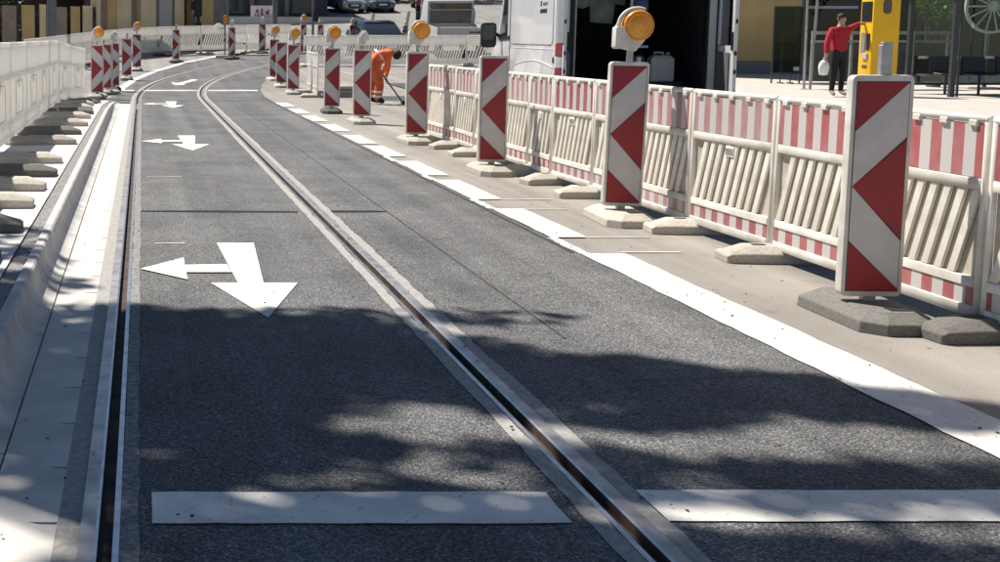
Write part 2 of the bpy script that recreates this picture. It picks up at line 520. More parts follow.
sheet('ground', -120, 160, -.004, 'asphalt_far', YS, nx=4)
left_edge = lerp_path([(-.02, 26.2), (-.85, 26.25), (-.75, 29), (-.62, 31), (-.5, 33), (-.22, 36.9), (.44, 41), (1.63, 45.7), (2.97, 49), (5.2, 53)])
right_edge = lerp_path([(2.9, -20), (2.94, 20), (2.97, 29), (3.16, 32), (3.5, 35), (4.05, 38), (5.3, 42), (6.9, 46.5), (9.6, 52)])
FY = [-20, -5, 0, 5, 10, 15, 20, 25, 26.2, 26.25] + [27 + i * .75 for i in range(33)]
sheet('road', left_edge, right_edge, .004, 'asphalt', FY)
sheet('road_shoulder', 2.9, 9.4, .0, 'asphalt_old', [-20, 0, 10, 20, 26, 28, 30, 32, 34, 36, 38, 40, 42], nx=1).location.z = 0.0
# long joint between the two asphalt lanes
sheet('lane_joint', 2.013, 2.024, .0065, 'joint', [5.6, 8, 12, 16, 20, 26, 28])
sheet('lane_edge_joint', 2.86, 2.885, .0075, 'joint', [7.9, 12, 16, 20, 26, 29])


def plate(b, poly, z):
    b.add([(x, y, zt(y) + z) for x, y in poly], [tuple(range(len(poly)))])


def marking(name, polys, z, material, smooth=0):
    b = MB()
    for p in polys: plate(b, p, z)
    o = b.build(name, material, normals=False, smooth=0)
    return tag(o, kind='structure')


def rect(x0, x1, y0, y1): return [(x0, y0), (x1, y0), (x1, y1), (x0, y1)]


def ragged(x0, x1, y0, y1, amp=.006, step=.09):
    """rectangle whose long edges wobble like hand-rolled paint"""
    p = []
    n = max(2, int((x1 - x0) / step))
    for i in range(n + 1): p.append((x0 + (x1 - x0) * i / n, y0 + random.uniform(-amp, amp)))
    m = max(2, int((y1 - y0) / step))
    for i in range(1, m): p.append((x1 + random.uniform(-amp, amp), y0 + (y1 - y0) * i / m))
    for i in range(n + 1): p.append((x1 - (x1 - x0) * i / n, y1 + random.uniform(-amp, amp)))
    for i in range(1, m): p.append((x0 + random.uniform(-amp, amp), y1 - (y1 - y0) * i / m))
    return p


marking('stop_line', [ragged(.03, 1.27, 3.41, 3.655, .004)], .009, 'paint')
marking('stop_line', [ragged(1.56, 2.93, 3.425, 3.67, .004)], .009, 'paint')
marking('stop_line', [ragged(-.55, -.2, 31.4, 31.95, .01, .3)], .009, 'paint_thin')
marking('stop_line', [ragged(.03, 1.45, 31.4, 31.95, .01, .3)], .009, 'paint_thin')
marking('stop_line', [ragged(1.75, 3.05, 31.4, 31.95, .01, .3)], .009, 'paint_thin')
marking('edge_line', [ragged(2.91, 3.2, -3, 7.85, .007, .12)], .010, 'paint')
for y0, y1 in ((8.5, 9.95), (10.55, 12.0), (12.4, 13.85), (14.4, 15.8), (16.15, 17.6), (18.3, 19.8), (20.5, 22.0), (22.7, 24.1), (24.9, 26.4)):
    marking('edge_line_block', [ragged(2.93, 3.19, y0, y1, .006, .15)], .010, 'paint')
for y0, y1 in ((7.85, 8.5), (9.95, 10.55), (12, 12.4), (13.85, 14.4)):
    marking('edge_line_remnant', [ragged(2.9, 2.97, y0, y1, .01, .06)], .0095, 'paint_thin')
for y in (8.52, 9.94, 10.56, 7.92):
    marking('survey_chalk_line', [ragged(3.2, 3.62 + random.uniform(-.1, .15), y - .012, y + .012, .004, .06)], .009, 'paint_thin')
# left edge line of the bend
ll = lerp_path([(-.66, 30.6), (-.55, 33), (-.24, 36.9), (.42, 41), (1.6, 45.7), (2.95, 49), (4.3, 51.5)])
sheet('bend_edge_line', lambda y: ll(y) - .12, lambda y: ll(y) + .12, .010, 'paint', [30.6 + i * .75 for i in range(28)])


def arrow(dy, s=1.):
    def q(pts): return [(x, 7.3 + (y - 7.3) * s + dy) for x, y in pts]
    b = MB()
    plate(b, q([(.52, 8.27), (.78, 8.27), (.71, 6.9), (.91, 6.9), (.645, 6.02), (.40, 6.9), (.56, 6.9)][::-1]), .009)
    plate(b, q([(-.01, 7.31), (.27, 6.98), (.27, 7.2), (.547, 7.2), (.535, 7.46), (.27, 7.44), (.27, 7.69)]), .0125)
    o = b.build('turn_arrow', 'paint', normals=False, smooth=0)
    return tag(o, kind='structure')


arrow(0); arrow(9.2, 1.05); arrow(18.6, 1.1)
marking('straight_arrow', [[(.92, 34.2), (1.25, 34.35), (1.19, 34.75), (1.72, 36.75), (1.55, 36.95), (1.05, 35.2), (.86, 35.6)]], .009, 'paint')
marking('cross_crack', [[(-.01, 9.80), (.6, 9.765), (1.27, 9.745), (1.29, 9.80), (.6, 9.85), (-.01, 9.845)]], .0085, 'crack')
marking('cross_crack', [[(1.56, 9.75), (1.95, 9.77), (2.04, 9.80), (1.95, 9.84), (1.56, 9.85)]], .0085, 'crack')
marking('faint_chalk', [ragged(.09, .3, 8.24, 8.265, .006, .04)], .009, 'paint_thin')
marking('faint_chalk', [ragged(.05, .42, 12.25, 12.28, .008, .05)], .009, 'paint_thin')
marking('asphalt_patch', [rect(7.1, 9.0, 27.1, 35.2)], .006, 'asphalt_patch')
marking('asphalt_patch', [rect(5.4, 6.9, 27.4, 29.2)], .006, 'asphalt_patch')
marking('asphalt_patch', [[(2.05, 4.9), (2.9, 5.0), (2.88, 6.2), (2.05, 6.1)]], .0052, 'asphalt')


# tram rails -----------------------------------------------------------
def track_c(y):
    t = max(0, y - 27.5)
    return .658 + .0072 * t * t + .00022 * t ** 3, (0.0144 * t + .00066 * t * t)


RY = [-6, 0, 3, 6, 9, 12, 15, 18, 21, 24, 27] + [27.5 + .75 * i for i in range(36)]


def rail_strip(name, off0, off1, z0, z1, material, parent, ys=RY, zz=None, wob=0):
    """strip following the track between two offsets from its centre line (z0 at off0, z1 at off1)"""
    b = MB()
    for y in ys:
        x, dx = track_c(y)
        n = Vector((1, -dx)).normalized()
        for o_, z in ((off0, z0), (off1, z1)):
            w = random.uniform(-wob, wob)
            px, py = x + n.x * (o_ + w), y + n.y * (o_ + w)
            b.v.append((px, py, zt(py) + z))
    for j in range(len(ys) - 1):
        a = 2 * j
        b.f.append((a, a + 1, a + 3, a + 2))
    return b.build(name, material, parent, normals=False, smooth=0)


def rail(name, label, s):
    """s = +1 head on the right of the groove, -1 head on the left"""
    t = thing(name, label, 'tram rail', (0, 0, 0))
    c = .7625 * s                                 # groove centre offset
    def S(a, b): return (c + a, c + b) if s > 0 else (c - b, c - a)
    def strip(nm, a, b, za, zb, m):
        if s > 0: return rail_strip(nm, c + a, c + b, za, zb, m, t)
        return rail_strip(nm, c - b, c - a, zb, za, m, t)
    strip('groove', -.021, .021, -.022, -.022, 'groove')
    strip('groove_wall', -.0212, -.021, .0115, -.022, 'groove')
    strip('groove_wall', .021, .0212, -.022, .012, 'groove')
    strip('rail_lip', -.04, -.0212, .0115, .0115, 'rail_lip')
    strip('rail_head', .0212, .03, .012, .0155, 'rail_lip')
    strip('rail_head', .03, .075, .0155, .0145, 'rail')
    return t


# the grout beside the rails is cast in the road; cut as sheets that leave the grooves open
g = thing('track_bed', None, None); tag(g, kind='structure')
DY = [-6 + .12 * i for i in range(170)] + [14.5 + .35 * i for i in range(37)] + [27.5 + .75 * i for i in range(36)]
rail_strip('grout_strip', -.91, -.8375, .0065, .0065, 'strip', g)
rail_strip('grout_strip', -.7225, -.668, .0095, .0068, 'strip_dark', g, DY, wob=.006)
rail_strip('grout_strip', .665, .7225, .0068, .0095, 'strip', g, DY, wob=.005)
rail_strip('grout_strip', .8375, .905, .0095, .0068, 'strip', g, DY, wob=.008)
rail('tram_rail', 'grooved steel tram rail beside the pale concrete kerb', -1)
rail('tram_rail', 'grooved steel tram rail crossing the white stop line mid-road', 1)
# open the road under the grooves: shallow black channel is below the road sheet, so lift the sheet pieces instead
road = bpy.data.objects['road']
bmr = bmesh.new()
rl = {}


def road_piece(bm_, offs_l, offs_r, ys):
    prev = None
    for y in ys:
        def P(o_):
            if callable(o_):
                xx = o_(y); return bm_.verts.new((xx, y, zt(y) + .004))
            x, dx = track_c(y)
            n = Vector((1, -dx)).normalized()
            px, py = x + n.x * o_, y + n.y * o_
            return bm_.verts.new((px, py, zt(py) + .004))
        cur = (P(offs_l), P(offs_r))
        if prev: bm_.faces.new((prev[0], prev[1], cur[1], cur[0]))
        prev = cur


ys_a = [y for y in RY if y >= 26.2 and y < 50]
road_piece(bmr, left_edge, -.80, [26.3, 27] + [y for y in ys_a if y >= 27.5])
road_piece(bmr, -.725, .725, RY[:-4])
road_piece(bmr, .80, right_edge, [-20] + RY[:-4])
road_piece(bmr, lambda y: -.02, lambda y: 2.9, [-20, -6.0])
bmr.to_mesh(road.data); bmr.free()
# ground and shoulder sheets must not close the grooves either: lower the ground there
gd = bpy.data.objects['ground'].data
for v in gd.vertices:
    v.co.z -= .07 if v.co.y < 60 else 0
b = MB()                                            # level base around, outside the track corridor
for name, xl, xr, y0, y1 in (('left_ground', -60, -.9, 24, 60),):
    pass
sheet('street_base', lambda y: max(2.85, right_edge(y) - .12), 60, -.004, 'asphalt_far', [-20, 0, 10, 20, 26] + [27 + i for i in range(33)] + [60.5])
sheet('street_base', -60, lambda y: left_edge(y) + .05 if y > 26.2 else -.02, -.004, 'asphalt_far', [24, 26, 26.2, 26.25] + [27 + i for i in range(33)] + [60.5])

# left platform with kerb and gutter slabs ---------------------------------
PZ = .18


def pz(y):
    if y < 22.5: return PZ
    return max(.012, PZ - (y - 22.5) / 4.6 * PZ)


sheet('platform', -60, -.745, pz, 'platform', [-10, 0, 5, 10, 15, 20, 22.5, 24, 25.5, 27.1])
sheet('platform_joint', -.747, -.655, lambda y: pz(y) - .012, 'strip_dark', [-10, 10, 20, 22.5, 24, 26.4])

kerb = thing('kerb', 'pale curved platform kerb beside the tram track', 'kerb', (0, 0, 0))
del kerb['label'], kerb['category']
kerb['kind'] = 'structure'
prof = [(-.475, -.03), (-.475, .012)] + [(-.475 - .112 * math.sin(a), .012 + .15 * (1 - math.cos(a))) for a in [R(q) for q in (12, 24, 36, 48, 60, 72, 84)]]
prof += [(-.592, .17), (-.604, .181), (-.645, .183), (-.652, .178), (-.655, -.03)]


def kerb_block(L, y0, y1):
    b = MB()
    f0, f1 = pz(y0) / PZ, pz(y1) / PZ
    n = len(prof)
    vs = [(x, 0.0, z * f0 if z > 0 else z) for x, z in prof] + [(x, L, z * f1 if z > 0 else z) for x, z in prof]
    fs = [tuple(range(n)), tuple(range(n, 2 * n))[::-1]] + [(i, (i + 1) % n, n + (i + 1) % n, n + i) for i in range(n)]
    b.add(vs, fs)
    return b.mesh('kerb_block', 'kerb', smooth=25)


ky = 9.8 - 2.9 * 5
while ky < 26:
    L = 2.9 if ky + 2.9 < 26.5 else 26.3 - ky
    flat = ky + L < 22.5
    me = cached(('kerb', L), lambda: kerb_block(L - .012, 0, 0)) if flat else kerb_block(L - .012, ky, ky + L)
    put('kerb_block', me, kerb, (0, ky, 0))
    ky += 2.9
gut = thing('gutter', None, None); tag(gut, kind='structure')


def slab_mesh(i):
    b = MB()
    w = random.uniform(.012, .02); d = random.uniform(.05, .1)
    poly = [(-.468, .0), (-.25, .0), (-.25, .458 - w), (-.25 - d * .6, .458 - w * .9), (-.25 - d, .46), (-.468, .46)]
    b.prism(poly, -.03, .0075, 'xy')
    return b.mesh('gutter_slab', 'concrete', smooth=0)


slabs = [slab_mesh(i) for i in range(7)]
for i in range(-8, 58):
    y = 3.42 - .46 + i * .46
    if y + .46 > 26.3: break
    put('gutter_slab', slabs[(i * 5) % 7], gut, (0, y, 0))
sheet('gutter_joint', -.49, -.24, -.014, 'joint', [-6, 10, 20, 26, 26.4])

# right sidewalk -------------------------------------------------------------
sheet('sidewalk', 12.8, 60, .16, 'sidewalk', [-10, 0, 10, 20, 26] + [28 + 2 * i for i in range(9)], nx=2)
b = MB()
ys = [-10, 0, 10, 20, 26, 30, 34, 38, 42, 44]
for y in ys: b.v += [(12.8, y, zt(y) - .02), (12.8, y, zt(y) + .16)]
for j in range(len(ys) - 1): b.f.append((2 * j, 2 * j + 2, 2 * j + 3, 2 * j + 1))
tag(b.build('sidewalk_kerb', 'kerb', normals=False, smooth=0), kind='structure')
# far pavement in front of the dark building, and the hill's tram rails
b = MB()
b.prism([(4.6, 66), (12.4, 69.0), (13.6, 73), (4.0, 72.8)], zt(66) - .5, zt(72) - .05, 'xy')
tag(b.build('far_pavement', 'sidewalk_far', smooth=0), kind='structure')
for x0, y0, x1, y1 in ((9.6, 52, 14.6, 76), (11.1, 52, 16.8, 76)):
    b = MB()
    n = 14
    for i in range(n + 1):
        y = y0 + (y1 - y0) * i / n; x = x0 + (x1 - x0) * i / n
        b.v += [(x - .09, y, zt(y) + .006), (x + .09, y, zt(y) + .006)]
    for i in range(n): b.f.append((2 * i, 2 * i + 1, 2 * i + 3, 2 * i + 2))
    tag(b.build('hill_rail', 'joint', normals=False, smooth=0), kind='structure')


# ------------------------------------------------------------------ warning beacons
BW, BZ0, BZ1 = .15, .125, 1.245


def rrect(w0, w1, z0, z1, r, n=4):
    p = []
    for cx, cz, a0 in ((w1 - r, z0 + r, -90), (w1 - r, z1 - r, 0), (w0 + r, z1 - r, 90), (w0 + r, z0 + r, 180)):
        for i in range(n + 1):
            a = R(a0 + 90 * i / n)
            p.append((cx + r * math.cos(a), cz + r * math.sin(a)))
    return p


def foot_mesh(kind, mt):
    b = MB()
    if kind == 'beacon':
        # 0.42 x 0.84 slab, chamfered corners, sloping shoulders, carrying slots
        pts = lambda w, l, c: [(-w + c, -l), (w - c, -l), (w, -l + c), (w, l - c), (w - c, l), (-w + c, l), (-w, l - c), (-w, -l + c)]
        lo, mi, hi = pts(.19, .39, .09), pts(.185, .385, .09), pts(.12, .30, .06)
        n = 8
        vs = [(x, y, 0) for x, y in lo] + [(x, y, .055) for x, y in mi] + [(x, y, .1) for x, y in hi]
        fs = [tuple(range(n))[::-1]] + [(i, (i + 1) % n, n + (i + 1) % n, n + i) for i in range(n)] + [(n + i, n + (i + 1) % n, 2 * n + (i + 1) % n, 2 * n + i) for i in range(n)] + [tuple(range(2 * n, 3 * n))]
        b.add(vs, fs)
    else:
        # 0.80 x 0.24 footplate: ridge on top, tapered noses
        sec = [(-.42, .105, .05, .045), (-.40, .12, .058, .062), (-.27, .125, .062, .105), (.27, .125, .062, .105), (.40, .12, .058, .062), (.42, .105, .05, .045)]
        n = 6
        vs = []
        for x, w, zs, ztop in sec:
            wt = w * .55
            vs += [(x, -w, 0), (x, w, 0), (x, w, min(zs, ztop)), (x, wt, ztop), (x, -wt, ztop), (x, -w, min(zs, ztop))]
        fs = [tuple(range(n)), tuple(range((len(sec) - 1) * n, len(sec) * n))[::-1]]
        for i in range(len(sec) - 1):
            for k in range(n):
                fs.append((i * n + k, i * n + (k + 1) % n, (i + 1) * n + (k + 1) % n, (i + 1) * n + k))
        b.add(vs, fs)
    return b.mesh('foot', mt, bevel=.004, seg=1, smooth=20)


def beacon(x, y, label, point='left', lamp=None, base='rubber_pale', rz=0., lean=(0., 0.), z=None, group='red and white warning beacons', stub=False):
    z = zt(y) if z is None else z
    t = thing('warning_beacon', label, 'warning beacon', (x, y, z), rz, group)
    put('base_plate', cached(('bfoot', base), lambda: foot_mesh('beacon', base)), t, (0, .02, 0), (0, 0, random.uniform(-.08, .08)))
    s = 1 if point == 'left' else -1

    def slot():
        return MB().box(-.05, .05, -.035, .035, .096, .104).mesh('slot', 'black', smooth=0)
    for yy in (-.22, .24):
        put('carrying_slot', cached('bslot', slot), t, (.03 * s, yy, 0))

    def post():
        b = MB(); b.box(-.03, .03, -.02, .02, .06, .16); return b.mesh('foot_post', 'grey_metal', smooth=0)
    put('foot_post', cached('bpost', post), t)

    def body():
        b = MB(); b.prism(rrect(-BW, BW, BZ0, BZ1, .028), -.03, .03, 'xz'); return b.mesh('body', 'body', bevel=.006, seg=2, smooth=40)
    bd = put('body', cached('bbody', body), t)
    bd.rotation_euler = (lean[0], lean[1], 0)
    x0, x1, z0, z1 = -BW + .024, BW - .024, BZ0 + .03, BZ1 - .035

    def foil():
        b = MB(); b.box(x0, x1, -.0335, -.028, z0, z1); return b.mesh('white_foil', 'foil', smooth=0)

    def rim():
        b = MB(); b.box(x0 - .004, x1 + .004, -.0315, -.0285, z0 - .004, z1 + .004); return b.mesh('rim', 'rim', smooth=0)
    fo = put('white_foil', cached('bfoil', foil), bd)
    put('rim', cached('brim', rim), fo)
    W, Hh = x1 - x0, z1 - z0

    def pt(u, v):
        uu = u if s > 0 else 1 - u
        return (x0 + uu * W, z1 - v * Hh)
    for k, poly in enumerate(([(0, 0), (1, 0), (0, .225)], [(0, .497), (1, .272), (1, .745)], [(0, .768), (0, 1), (1, 1), (.98, .988)])):
        def rs():
            b = MB(); b.prism([pt(*p) for p in poly], -.0365, -.0337, 'xz'); return b.mesh('red_stripe', 'red', smooth=0)
        ro = put('red_stripe', cached(('bred', s, k), rs), bd)

        def ol():
            P = [pt(*p) for p in poly]
            cxm = sum(p[0] for p in P) / len(P); czm = sum(p[1] for p in P) / len(P)
            Q = [(min(x1, max(x0, cxm + (p[0] - cxm) * 1.05)), min(z1, max(z0, czm + (p[1] - czm) * 1.05))) for p in P]
            b = MB(); b.prism(Q, -.0352, -.0336, 'xz'); return b.mesh('stripe_edge', 'rim', smooth=0)
        put('stripe_edge', cached(('bol', s, k), ol), ro)
    if stub:
        def stb():
            b = MB(); b.box(-.026, .026, -.012, .012, BZ1 - .01, BZ1 + .165); b.box(-.032, -.02, -.018, .018, BZ1, BZ1 + .15); return b.mesh('lamp_holder', 'grey_metal', bevel=.003, smooth=30)
        put('lamp_holder', cached('bstub', stb), bd, (.02, 0, 0))
    if lamp:
        add_lamp(bd, lamp)
    return t


def add_lamp(parent, kind):
    def holder():
        b = MB(); b.box(-.022, .022, -.014, .014, -.01, .12); b.box(-.012, .012, -.018, .018, .03, .1); return b.mesh('lamp_holder', 'grey_metal', bevel=.003, smooth=30)

    def housing():
        b = MB()
        b.prism(rrect(-.13, -.01, .10, .27, .018), -.045, .045, 'xz')
        b.prism([(-.06, .10), (.03, .08), (.1, .17), (.07, .25), (-.05, .26)], -.035, .035, 'xz')
        return b.mesh('housing', 'body', bevel=.006, seg=2, smooth=40)

    def handle():
        b = MB()
        pts = [(-.118, 0, .25)] + [(.04 + .137 * math.cos(R(a)), 0, .28 + .13 * math.sin(R(a))) for a in range(175, 60, -12)]
        b.tube(pts, .017, 8)
        return b.mesh('handle', 'body', smooth=60)

    def rim():
        b = MB()
        b.lathe([(.06, .045), (.112, .045), (.118, .03), (.118, -.03), (.11, -.047), (.1, -.047), (.098, -.035)], 28, (.045, 0, .28), 'y')
        return b.mesh('lens_rim', 'amber_rim' if kind == 'amber' else 'body', smooth=40)

    def lens():
        b = MB()
        b.lathe([(.102, -.03), (.1, -.045), (.085, -.058), (.06, -.068), (.03, -.074), (.003, -.076)], 28, (.045, 0, .28), 'y')
        for i in range(5):
            r = .018 + .017 * i
            b.lathe([(r, -.06 + .006 * (i - 2) * (i > 2)), (r + .004, -.0775 + .0028 * i * i * .35), (r + .008, -.06)], 24, (.045, 0, .28), 'y')
        return b.mesh('lens', 'amber' if kind == 'amber' else 'lens_white', smooth=50)
    lp = put('warning_lamp', cached('lhouse', housing), parent, (0, 0, BZ1))
    if kind == 'white': lp.scale = (.62, .8, .72)
    put('lamp_holder', cached('lhold', holder), lp)
    put('handle', cached('lhandle', handle), lp)
    put('lens_rim', cached(('lrim', kind), rim), lp)
    put('lens', cached(('llens', kind), lens), lp)
    return lp


RB = [(3.70, 6.02, dict(stub=True, base='rubber_dusty', rz=-.05), 'large red and white beacon without lamp nearest the camera'),
      (3.74, 9.3, dict(lamp='amber', rz=-.03, lean=(0, .02)), 'red and white beacon with amber lamp in front of the open van'),
      (3.70, 12.65, dict(rz=-.02), 'lampless red and white beacon in front of the white van side'),
      (3.73, 16.3, dict(lamp='amber', base='rubber_pale', rz=.03), 'red and white beacon with amber lamp right of the orange worker'),
      (3.68, 20.1, dict(lamp='white', base='rubber_pale'), 'red and white beacon with pale lamp directly beside the orange worker'),  # overexposed lamp, its glare put into the pale lens colour
      (3.62, 22.9, dict(lamp='amber', base='rubber'), 'red and white beacon with amber lamp on a black base left of the worker'),
      (3.80, 30.2, dict(lamp='amber', base='rubber_pale', rz=.05), 'red and white beacon at the start of the bend beside a short white barrier'),
      (3.86, 33.3, dict(base='rubber_pale'), 'lampless red and white beacon half hidden in the row at the bend'),
      (4.02, 36.6, dict(lamp='amber', base='rubber_pale', rz=.1), 'red and white beacon with amber lamp furthest along the right bend')]
for x, y, k, lb in RB:
    beacon(x, y, lb, 'left', group='beacons along the right edge of the road', **k)
LB = [(-1.05, 28.2, dict(rz=-.1, lamp='amber'), 'nearest red and white beacon of the left row, beside the end of the white barriers'),
      (-.86, 30.0, dict(rz=-.6), 'edge-on red beacon hidden behind the nearest one of the left row'),
      (-.74, 31.5, dict(lamp='white', rz=-.05, base='rubber'), 'third red and white beacon of the left row, with a lamp above'),
      (-.47, 36.8, dict(rz=-.05, stub=True), 'fourth red and white beacon of the left row, with a bare lamp stub'),
      (-.18, 41.5, dict(lamp='amber', rz=-.05), 'last red and white beacon of the left row, with an amber lamp'),
      (1.30, 45.8, dict(stub=True, rz=-.5, base='rubber'), 'single thin red and white beacon standing alone left of the bending rails'),
      (3.55, 47.6, dict(lamp='white', rz=-.6, base='rubber'), 'dark red beacon with a pale lamp beside the round sign'),
      (5.05, 50.6, dict(lamp='white', rz=-.5, base='rubber'), 'furthest red and white beacon beside the grey barrier behind the bend')]
for x, y, k, lb in LB:
    beacon(x, y, lb, 'right', group='beacons round the left side of the bend', z=zt(y) + (.01 if x > -.3 else .02), **k)
FB = [(6.75, 50.5, dict(lamp='amber', rz=.5), 'distant beacon with amber lamp left of the thin grey pole'),
      (7.42, 50.2, dict(lamp='white', rz=.5), 'distant beacon with pale lamp right of the thin grey pole'),
      (8.67, 49.8, dict(lamp='white', rz=.6), 'distant dark beacon left of the black car'),
      (10.85, 49.7, dict(stub=True, rz=.7), 'distant dark beacon right of the black car')]
for x, y, k, lb in FB:
    beacon(x, y, lb, 'left', group='distant beacons behind the cross barrier', base='rubber', **k)

# ------------------------------------------------------------------ plastic barriers
FH = {}


def barrier(p0, p1, label, z0, z1, H=.99, style='stripe', near=False, group=None, flip=False):
    """plastic site barrier from p0 to p1; the foil faces the left of the direction p0 -> p1 (or right when flipped)"""
    d = Vector((p1[0] - p0[0], p1[1] - p0[1]))
    L = round(d.length - .03, 2)
    t = thing('barrier', label, 'barrier', (p0[0], p0[1], z0), math.atan2(d.y, d.x), group)
    t.rotation_euler = Vector((d.x, d.y, z1 - z0)).to_track_quat('X', 'Z').to_euler()
    pl = 'plastic' if style not in ('plain', 'solid') else 'plastic_grey'
    sgn = -1 if flip else 1

    def z(f): return .075 + (1 - f) * H                # f measured from the top, 0..1

    def frame():
        b = MB()
        for xa in (.012, L - .012): b.tube([(xa, 0, z(1) - .04), (xa, 0, z(.0) - .012)], .019, 10)
        b.tube([(0, 0, z(.025)), (L, 0, z(.025))], .034 if style == 'solid' else .021, 10)
        b.box(.03, L - .03, -.017, .017, z(.37), z(.315))
        b.box(.03, L - .03, -.0165, .0165, z(.855), z(.805))
        b.box(.03, L - .03, -.02, .02, z(1.0), z(.945))
        return b.mesh('frame', pl, bevel=.004, smooth=45)
    fr = put('frame', cached(('bf', L, H, pl, style), frame), t)

    def clip():
        return MB().box(-.03, .03, -.014, .024, z(.062), z(.03)).mesh('clip', pl, bevel=.004, smooth=45)

    def clips():
        b = MB()
        for x in cx: b.box(x - .03, x + .03, -.014, .024, z(.062), z(.03))
        return b.mesh('clip_row', pl, smooth=0)
    nc = max(3, int(L / .21))
    cx = [.1 + (L - .2) * i / (nc - 1) for i in range(nc)]
    if near:
        for x in cx: put('clip', cached(('bc1', H, pl), clip), fr, (x, 0, 0))
    else:
        put('clip_row', cached(('bc', L, H, pl), clips), fr)['kind'] = 'stuff'
    sm = {'stripe': 'stripe', 'pale': 'stripe_pale', 'plain': 'foil_plain', 'solid': 'foil_plain'}[style]

    th = .02 if style == 'solid' else .0

    def foil():
        b = MB(); b.box(.035, L - .035, -.008 - th, .010 + th, z(.312), z(.05)); return b.mesh('upper_foil', sm, smooth=0)
    put('upper_foil', cached(('bu', L, H, sm, style), foil), t)

    def foil2():
        b = MB(); b.box(.035, L - .035, -.008, .010, z(.943), z(.857)); return b.mesh('lower_foil', sm, smooth=0)
    put('lower_foil', cached(('bl', L, H, sm), foil2), t)
    za, zb = z(.803), z(.372)
    hh = zb - za

    def slat():
        b = MB(); lean = -.15 * sgn
        p = [(-.028, 0), (.028, 0), (.028 + lean, hh), (-.028 + lean, hh)]
        b.prism([(x, zz) for x, zz in p], -.009, .009, 'xz')
        return b.mesh('slat', pl, bevel=.003 if near else 0, smooth=30)
    me = cached(('bs', hh, pl, near, sgn), slat)
    n = max(3, int((L - .27) / .1) + 1)
    xs = [.06 + max(0, .15 * sgn) + (L - .12 - .15) * i / (n - 1) for i in range(n)]
    if style in ('stripe', 'pale'):
        def back():
            b = MB(); b.box(.03, L - .03, -.0155, -.0115, za - .01, zb + .01); return b.mesh('recess_plate', 'dirty_shaded_plastic', smooth=0)
        put('recess_plate', cached(('bbk', L, H), back), t)
    if style == 'solid':
        def plate_():
            b = MB(); b.box(.03, L - .03, -.022, .022, za, zb); return b.mesh('infill_plate', pl, smooth=0)
        put('infill_plate', cached(('bip', L, H), plate_), t)

        def recess():
            b = MB()
            for ya, yb in ((-.028, -.0215), (.0215, .028)):
                b.box(L * .3, L * .74, ya, yb, zb - .06, zb - .05); b.box(L * .3, L * .74, ya, yb, za + .03, za + .04)
                b.box(L * .3, L * .3 + .012, ya, yb, za + .04, zb - .06); b.box(L * .74 - .012, L * .74, ya, yb, za + .04, zb - .06)
                b.box(L * .5 - .03, L * .5 + .03, ya, yb, zb - .13, zb - .09)
            return b.mesh('raised_border', pl, smooth=0)
        put('raised_border', cached(('brp', L, H), recess), t)
    elif near:
        for x in xs: put('slat', me, t, (x, 0, za))
    else:
        def gr():
            b = MB()
            vs = [tuple(v.co) for v in me.vertices]; fs = [tuple(p.vertices) for p in me.polygons]
            for x in xs: b.add([(v[0] + x, v[1], v[2] + za) for v in vs], fs)
            return b.mesh('slat_grille', pl, smooth=0, normals=False)
        put('slat_grille', cached(('bg', L, H, pl, sgn), gr), t)['kind'] = 'stuff'

    def tab():
        b = MB(); b.box(-.055, .055, -.015, .016, -.075, 0); b.box(-.045, .045, -.017, .018, -.062, -.012); return b.mesh('sticker_plate', pl, bevel=.003, smooth=45)
    put('sticker_plate', cached(('bt', pl), tab), t, (L * .5, 0, zb - .01))

    def tab2():
        b = MB(); b.box(-.045, .045, .0172, .0195, -.058, -.016); return b.mesh('sticker', 'grey_metal' if near else 'body', smooth=0)
    if near or style not in ('plain', 'solid'): put('sticker', cached(('bt2', near), tab2), t, (L * .5, 0, zb - .01))
    return t


def barrier_foot(x, y, label, mt='rubber_pale', rz=0., z=None, group=None, along='x'):
    t = tag(put('ballast_plate', cached(('ffoot', mt), lambda: foot_mesh('fence', mt)), None, (x, y, zt(y) if z is None else z), (0, 0, rz + random.uniform(-.05, .05))), label, 'ballast plate', group)

    def sl():
        return MB().box(-.04, .04, -.025, .025, .098, .108).mesh('slot', 'black', smooth=0)
    for xx in (-.19, .12):
        put('post_slot', cached('fslot', sl), t, (xx, 0, 0))
    return t


JY = [1.75, 3.75, 5.72, 7.7, 8.83, 10.8, 11.83, 12.62, 14.6, 15.6, 17.0]
FX = 4.07
jx = [FX + (.012 if i % 2 else -.012) for i in range(len(JY))]
fo_words = ['nearest, cut by the right picture edge', 'second from the camera, behind the big lampless beacon', 'third from the camera, short and full length in view', 'fourth from the camera', 'fifth from the camera', 'sixth from the camera', 'seventh from the camera', 'eighth from the camera', 'furthest of the row']
names = ['right-hand striped barrier cut by the right picture edge', 'striped white barrier behind the big lampless beacon, right part of the row',
         'bright striped barrier between the big lampless beacon and the next post', 'short faded barrier just right of the lamp beacon by the van',
         'faded striped barrier directly behind the lamp beacon by the van', 'faded short barrier just left of the lamp beacon by the van',
         'narrowest faded barrier, below the van tail lamp', 'faded long barrier below the white van side', 'short faded barrier right of the third beacon', 'last faded barrier of the row, beside the fourth beacon']
for i in range(len(JY) - 1):
    st = 'stripe' if i < 3 else 'pale'
    barrier((jx[i], JY[i]), (jx[i + 1], JY[i + 1]), names[i], 0, 0, style=st, near=i < 6, group='barriers along the right edge of the road')
for i, y in enumerate(JY):
    if i == 0: continue
    barrier_foot(FX + .09, y - .08, f'{ORD[i - 1]} ballast plate from the camera along the right barriers', 'rubber_dusty' if i < 3 else 'rubber_pale', random.uniform(-.1, .1), group='feet under the right barriers')
